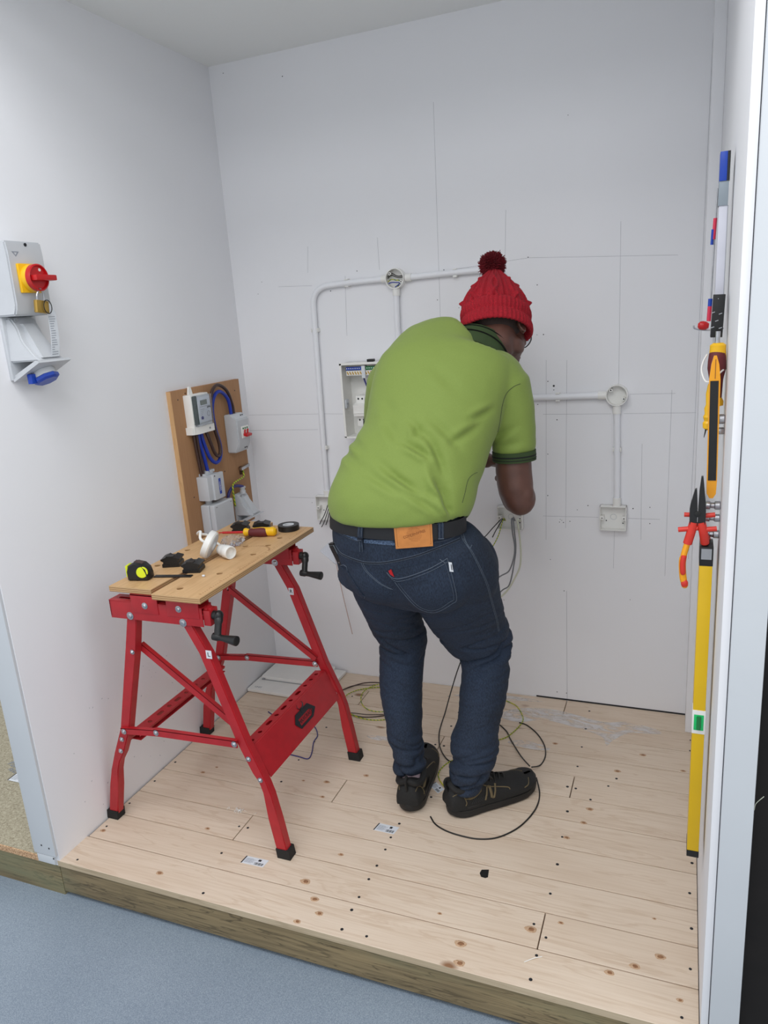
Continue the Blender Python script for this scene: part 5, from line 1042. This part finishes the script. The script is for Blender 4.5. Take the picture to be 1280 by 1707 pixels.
st2([(1.096, .873), (1.102, .869), (1.110, .864)], .0012); st2([(1.117, .876), (1.122, .857), (1.126, .833), (1.137, .768), (1.122, .750), (1.075, .7215), (1.031, .730), (.990, .772), (.968, .803)])
st2([(1.110, .862), (1.118, .833), (1.129, .770), (1.117, .756), (1.075, .7285), (1.034, .736), (.997, .774), (.978, .800)], .0005)
# left pocket, seen at the edge of the hip
patch([J(.806, .832), J(.826, .826), J(.874, .752), J(.862, .738)], js, 6, 8, .0022, 'back_pocket', 'denim', jeans, 'left back pocket')
st([(.806, .834), (.818, .838), (.827, .833)], .0011); st([(.826, .832), (.832, .805), (.848, .770), (.874, .751), (.864, .738)], .0009)
for dx in (0, .004): st([(1.160+dx, .950), (1.163+dx, .930), (1.184+dx, .896), (1.207+dx, .850), (1.226+dx, .808), (1.238+dx, .770), (1.251+dx, .728), (1.264+dx, .684), (1.270+dx, .652)], .0007)
st([(1.166, .952), (1.172, .925), (1.180, .905), (1.188, .914)], .0008)
patch([J(1.121, .841), J(1.131, .840), J(1.128, .866), J(1.119, .867)], js, 2, 3, .0012, 'white_tab', 'paper', jeans, off=.003); patch([J(.957, .826), J(.968, .819), J(.961, .840), J(.953, .835)], js, 2, 3, .0016, 'red_tab', 'redp', jeans, off=.003)
seam([J(1.126, .861), J(1.127, .846)], js, .001, 'ink', jeans, 'tab_print', off=.0045)
for o_, ax, a_, bb in ((V((.8925, .577, .066)), V((-.02, .06, 1)), .0445, .0535), (V((1.0855, .5625, .099)), V((.1, .1, 1)), .0395, .0515)):
    pass
# multitool clip and plastic tag at the left back pocket
k_ = T('pocket_knife', 'black folding knife with grey edge clipped in the left back pocket', 'knife', (.775, .44, .85))
q0, q1 = V(J(.786, .904)), V(J(.806, .846)); sh = V((-.34, .90, -.27)).normalized()
pa, pb = V((.766, .435, .880)), V((.785, .442, .826)); dn = (pb-pa).normalized(); up2 = V((-.42, -.88, .15)); up2 = (up2-dn*up2.dot(dn)).normalized(); sd_ = dn.cross(up2).normalized()
def kn(w_, L0, L1, h0, h1, nm, mat, par):
    pts = [(L0, -w_), (L1-w_, -w_)]+[(L1-w_+w_*math.sin(a_), -w_*math.cos(a_)) for a_ in [PI*k/8 for k in range(1, 8)]]+[(L1-w_, w_), (L0, w_)]
    b = B(); b.loft([[pa+dn*x+sd_*y_+up2*hh_ for x, y_ in pts] for hh_ in (h0, h1)]); return O(nm, b, mat, par)
kn(.0105, -.004, .068, -.006, .004, 'handle', 'black', k_); kn(.0095, .002, .064, .004, .0052, 'edge_strip', 'slate', k_); kn(.0080, .002, .0625, .0052, .0072, 'inlay', 'black', k_)
O('pivot_pin', B().lathe([(.002, 0), (.002, .001)], pa+dn*.055+up2*.0072, up2, 8), 'steel', k_)
O('plastic_sleeve', B().prism([(0, 0), (.031, .027), (.052, .012), (.056, -.030), (.048, -.038)], (.717, .449, .852), X, Z, (.0, .0014, 0)), 'clear', loc=(.717, .45, .852), label='clear plastic sleeve sticking out beside the knife in the left back pocket', cat='plastic sleeve')
# ---- shoes
def shoe(o, ang, nm, lab, flip, logo):
    """o = heel centre on the floor, ang = heading in the floor plane"""
    o = V(o); fx = V((math.cos(ang), math.sin(ang), 0)); fy = V((-math.sin(ang), math.cos(ang), 0)); P = lambda x, y, z: o+fx*x+fy*y*flip*1.08+Z*z*1.14
    L = .305
    def hw(t):   # half width of the outline along the length
        return .0385*(math.sin(min(1, t*5.2)*PI/2))**.55*(1+.28*math.sin(max(0, t-.35)*PI*1.25)) if t < .86 else .0385*1.20*math.sqrt(max(0, 1-((t-.86)/.142)**2))*.93+.001
    def outline(z, g, lo=0, hi=1, n=26):
        r1, r2 = [], []
        for k in range(n+1):
            t = lo+(hi-lo)*(.5-.5*math.cos(PI*k/n)); w_ = hw(t)+g; x = -g+t*(L+2*g); sk = .010*math.sin(max(0, t-.3)*2.2)
            r1.append((x, w_+sk*.5, t)); r2.append((x, -w_+sk, t))
        return r1+r2[::-1][1:-1]
    rise = lambda t: .012*max(0, (t-.72)/.28)**2+.006*max(0, (.12-t)/.12)**2
    def ringz(z, g): return [P(x, y, z*(1 if z > .02 else 1)+rise(t)) for x, y, t in outline(z, g)]
    sho = O(nm, B().loft([ringz(.000, -.004), ringz(.004, .001), ringz(.016, .003), ringz(.024, .001), ringz(.034, .002), ringz(.040, -.003), ringz(.040, -.012)]), 'sole', person, label=lab)
    # grooves in the sole
    O('sole_line', B().tube([P(x, y, .0235+rise(t)) for x, y, t in outline(.02, .0025)], .0012, 6, closed=True), 'kblack', sho)
    # upper: cross sections along the length
    HT = [(-.002, .030, .068), (.012, .036, .088), (.04, .039, .086), (.075, .040, .084), (.105, .041, .092), (.14, .042, .086), (.18, .045, .074), (.215, .047, .063), (.25, .045, .056), (.28, .036, .049), (.297, .022, .043), (.303, .010, .038)]
    R = []; hs = [[x, w_, z_, 0, 0, 0, 0] for x, w_, z_ in HT]
    for x, w_, z_, *_ in dens(hs, 3):
        r = []
        for k in range(20):
            a_ = -.25+(PI+.5)*k/19; cy_ = math.cos(a_); sz_ = math.sin(a_)
            r.append(P(x, w_*math.copysign(abs(cy_)**.8, cy_)*(1-.35*max(0, sz_)**2*(1 if x < .17 else .4)), .034+(z_-.034)*max(0, sz_)**.75 if sz_ > 0 else .030))
        R.append(r)
    up = B().loft(R); up.b.normal_update(); O('upper', up, 'shoe', sho, ang=60); 
    bm_ = bmesh.new(); bm_.from_mesh(sho.children[-1].data)
    for v in bm_.verts: v.co += wl(sho)
    bv = BVHTree.FromBMesh(bm_); bm_.free()
    O('ankle_collar', B().tube(smooth([P(.010, 0, .096), P(.020, .026, .086), P(.06, .034, .080), (P(.10, .026, .092)), P(.115, 0, .098), P(.10, -.026, .092), P(.06, -.034, .080), P(.020, -.026, .086)], 4, True), .010, 10, closed=True), 'shoe', sho)
    O('pull_tab', B().tube(smooth([P(.006, 0, .070), P(-.004, 0, .090), P(-.006, 0, .106), P(.002, 0, .112), P(.012, 0, .100)], 4), .0075, 8, flat=.5), 'shoe', sho)
    b = B()
    for k in range(5):
        x = .118+k*.0165; z_ = .096-k*.0062; b.tube(smooth([P(x, -.022, z_-.010), P(x+.004, -.010, z_), P(x+.008, .0, z_+.004), P(x+.004, .010, z_), P(x, .022, z_-.010)], 4), .0028, 8)
    b.tube(smooth([P(.112, 0, .102), P(.118, -.022, .108), P(.135, -.034, .096), P(.128, -.018, .100), P(.115, 0, .102)], 4), .0022, 6)
    O('laces', b, 'kblack', sho)
    def side(x, y, z_, off=.0012):
        q_ = P(x, y*.09, z_); d = (P(x, 0, z_)-q_).normalized(); hit = bv.ray_cast(q_, d, .2)
        return hit[0]-d*off if hit[0] is not None else P(x, y*.04, z_)
    for s_ in (-1, 1):
        O('eyelet_trim', B().tube(smooth([side(.105, s_, .080), side(.125, s_, .072), side(.150, s_, .066), side(.185, s_, .058), side(.190, s_, .052)], 4), .0016, 6), 'tan', sho)
        for k in range(4): pass
        O('quarter_trim', B().tube(smooth([side(.108, s_, .082), side(.095, s_, .070), side(.075, s_, .060), side(.055, s_, .058), side(.040, s_, .060)], 4), [.002]*4+[.0045]*9+[.002]*4, 6, flat=.4), 'tan', sho)
        O('heel_trim', B().tube(smooth([side(.006, s_*.7, .070), side(.022, s_, .074), side(.038, s_, .066), side(.044, s_, .050), side(.040, s_, .042)], 4), .0013, 6), 'tan', sho)
        O('toe_trim', B().tube(smooth([side(.240, s_, .044), side(.258, s_, .046), side(.272, s_, .050)], 4), .0016, 6), 'tan', sho)
        if s_ == logo:
            b = B(); x0 = .106; sx = 1
            def bar(xa, za, xb, zb, r=.0048): b.tube([side(xa, s_, za), side((xa+xb)/2, s_, (za+zb)/2), side(xb, s_, zb)], r, 6, flat=.6)
            bar(x0, .043, x0+.012, .073); bar(x0+.012, .073, x0+.020, .073); bar(x0+.020, .073, x0+.022, .045); bar(x0+.022, .045, x0+.030, .045); bar(x0+.030, .045, x0+.042, .073)
            O('side_letter', b, 'tan', sho, label='tan letter N on the side')
    b = B()
    for k in range(7):
        for s_ in (-1, 1): b.tube([side(.060+k*.007, s_, .042), side(.072+k*.007, s_, .054)], .0008, 5)
    O('side_ribs', b, 'kblack', sho, kind='stuff')
    return sho
sR = shoe((1.034, .518, 0), math.radians(43), 'shoe', 'black trainer on the right foot with tan trim, pointing right', 1, -1)
sL = shoe((.916, .488, 0), math.radians(96), 'shoe', 'black trainer on the left foot, seen from the heel', 1, 1)
O('sock', B().tube([(.898, .572, .060), (.896, .574, .085), (.893, .577, .115)], [.042, .041, .040], 20), 'sock', person)
O('sock', B().tube([(1.085, .566, .060), (1.086, .567, .085), (1.088, .568, .115)], [.040, .040, .039], 20), 'sock', person)
# ---- glasses
gl = O('glasses', B().tube([h(-.009, .100, -.008), h(0, .104, -.006), h(.009, .100, -.008)], .0018, 8), 'black', person, label='black framed glasses')
for s_ in (-1, 1): O('temple_arm', B().tube([h(s_*.081, -.004, -.006), h(s_*.080, .04, -.006), h(s_*.064, .088, -.008)], .0022, 8), 'black', gl)
for s_ in (-1, 1): O('lens_rim', B().tube([h(s_*.036+.026*math.cos(k*PI/12), .100-.012*abs(math.cos(k*PI/12)), -.016+.019*math.sin(k*PI/12)) for k in range(24)], .0018, 6, closed=True), 'black', gl); O('lens', B().ell(h(s_*.036, .094, -.016), (.024, .0012, .017), HM), 'clear', gl)
# ---- bobble hat
HO = h(0, -.016, .0); up_ = HU
def hatring(hh_, r, n=200, rib=0.0, braid=0.0, e=1.17, tilt=.0):
    R = []
    for k in range(n):
        a_ = k*2*PI/n; m_ = 1+rib*(.5+.5*math.cos(a_*50))
        if braid:
            s_ = (a_/(2*PI)*9) % 1.0; ph = hh_*52
            m_ += braid*(max(0, math.cos((s_-.5-.16*math.sin(ph))*PI*5)) if abs(s_-.5-.16*math.sin(ph)) < .1 else 0)+braid*(max(0, math.cos((s_-.5+.16*math.sin(ph))*PI*5)) if abs(s_-.5+.16*math.sin(ph)) < .1 else 0)
            if abs(s_-.0) < .07 or abs(s_-1) < .07: m_ -= braid*.7
        R.append(HC+HM @ V((math.cos(a_)*r*m_, -.014+math.sin(a_)*r*m_*e, hh_)))
    return R
crown = B(); cr = []
for hh_, r in ((.030, .084), (.050, .086), (.068, .082), (.086, .075), (.104, .066), (.122, .055), (.138, .043), (.152, .032), (.164, .023), (.172, .016), (.176, .008)): cr.append([hh_, r, 0, 0, 0, 0, 0])
crown.loft([hatring(x[0], x[1], rib=.004, braid=.11) for x in dens(cr, 4)])
hat = O('bobble_hat', crown, 'knit', person, label='red cable-knit bobble hat', ang=180)
br_ = [(-.010, .080), (-.020, .086), (-.027, .092), (-.024, .098), (-.008, .0985), (.004, .095), (.010, .092), (.018, .095), (.030, .096), (.041, .093), (.046, .087), (.043, .080)]
O('ribbed_brim', B().loft([hatring(x[0], x[1], rib=.045, e=1.13) for x in dens([[a_, r, 0, 0, 0, 0, 0] for a_, r in br_], 3)], caps=False), 'knit', hat, ang=180)
pc_ = h(-.004, -.020, .192); b = B(); q_ = random.Random(4)
b.ell(pc_, (.027, .027, .025), HM, 20, 14)
for k in range(2600):
    z_ = q_.uniform(-1, 1); a_ = q_.uniform(0, 2*PI); rr = math.sqrt(1-z_*z_); d = HM @ V((rr*math.cos(a_), rr*math.sin(a_), z_*.95)); L = q_.uniform(.034, .041); t1 = d.orthogonal().normalized()*.0011; t2 = d.cross(t1); dj = V((q_.gauss(0, .0025), q_.gauss(0, .0025), q_.gauss(0, .0025)))
    base = pc_+d*.018; vs = [b.b.verts.new(base+x) for x in (t1, -t1*.5+t2*.87, -t1*.5-t2*.87)]+[b.b.verts.new(pc_+d*L+dj+x*.9) for x in (t1, -t1*.5+t2*.87, -t1*.5-t2*.87)]
    for i in range(3): b.b.faces.new((vs[i], vs[(i+1) % 3], vs[3+(i+1) % 3], vs[3+i]))
    b.b.faces.new(vs[3:])
O('pompom', b, 'pom', hat, norm=False)
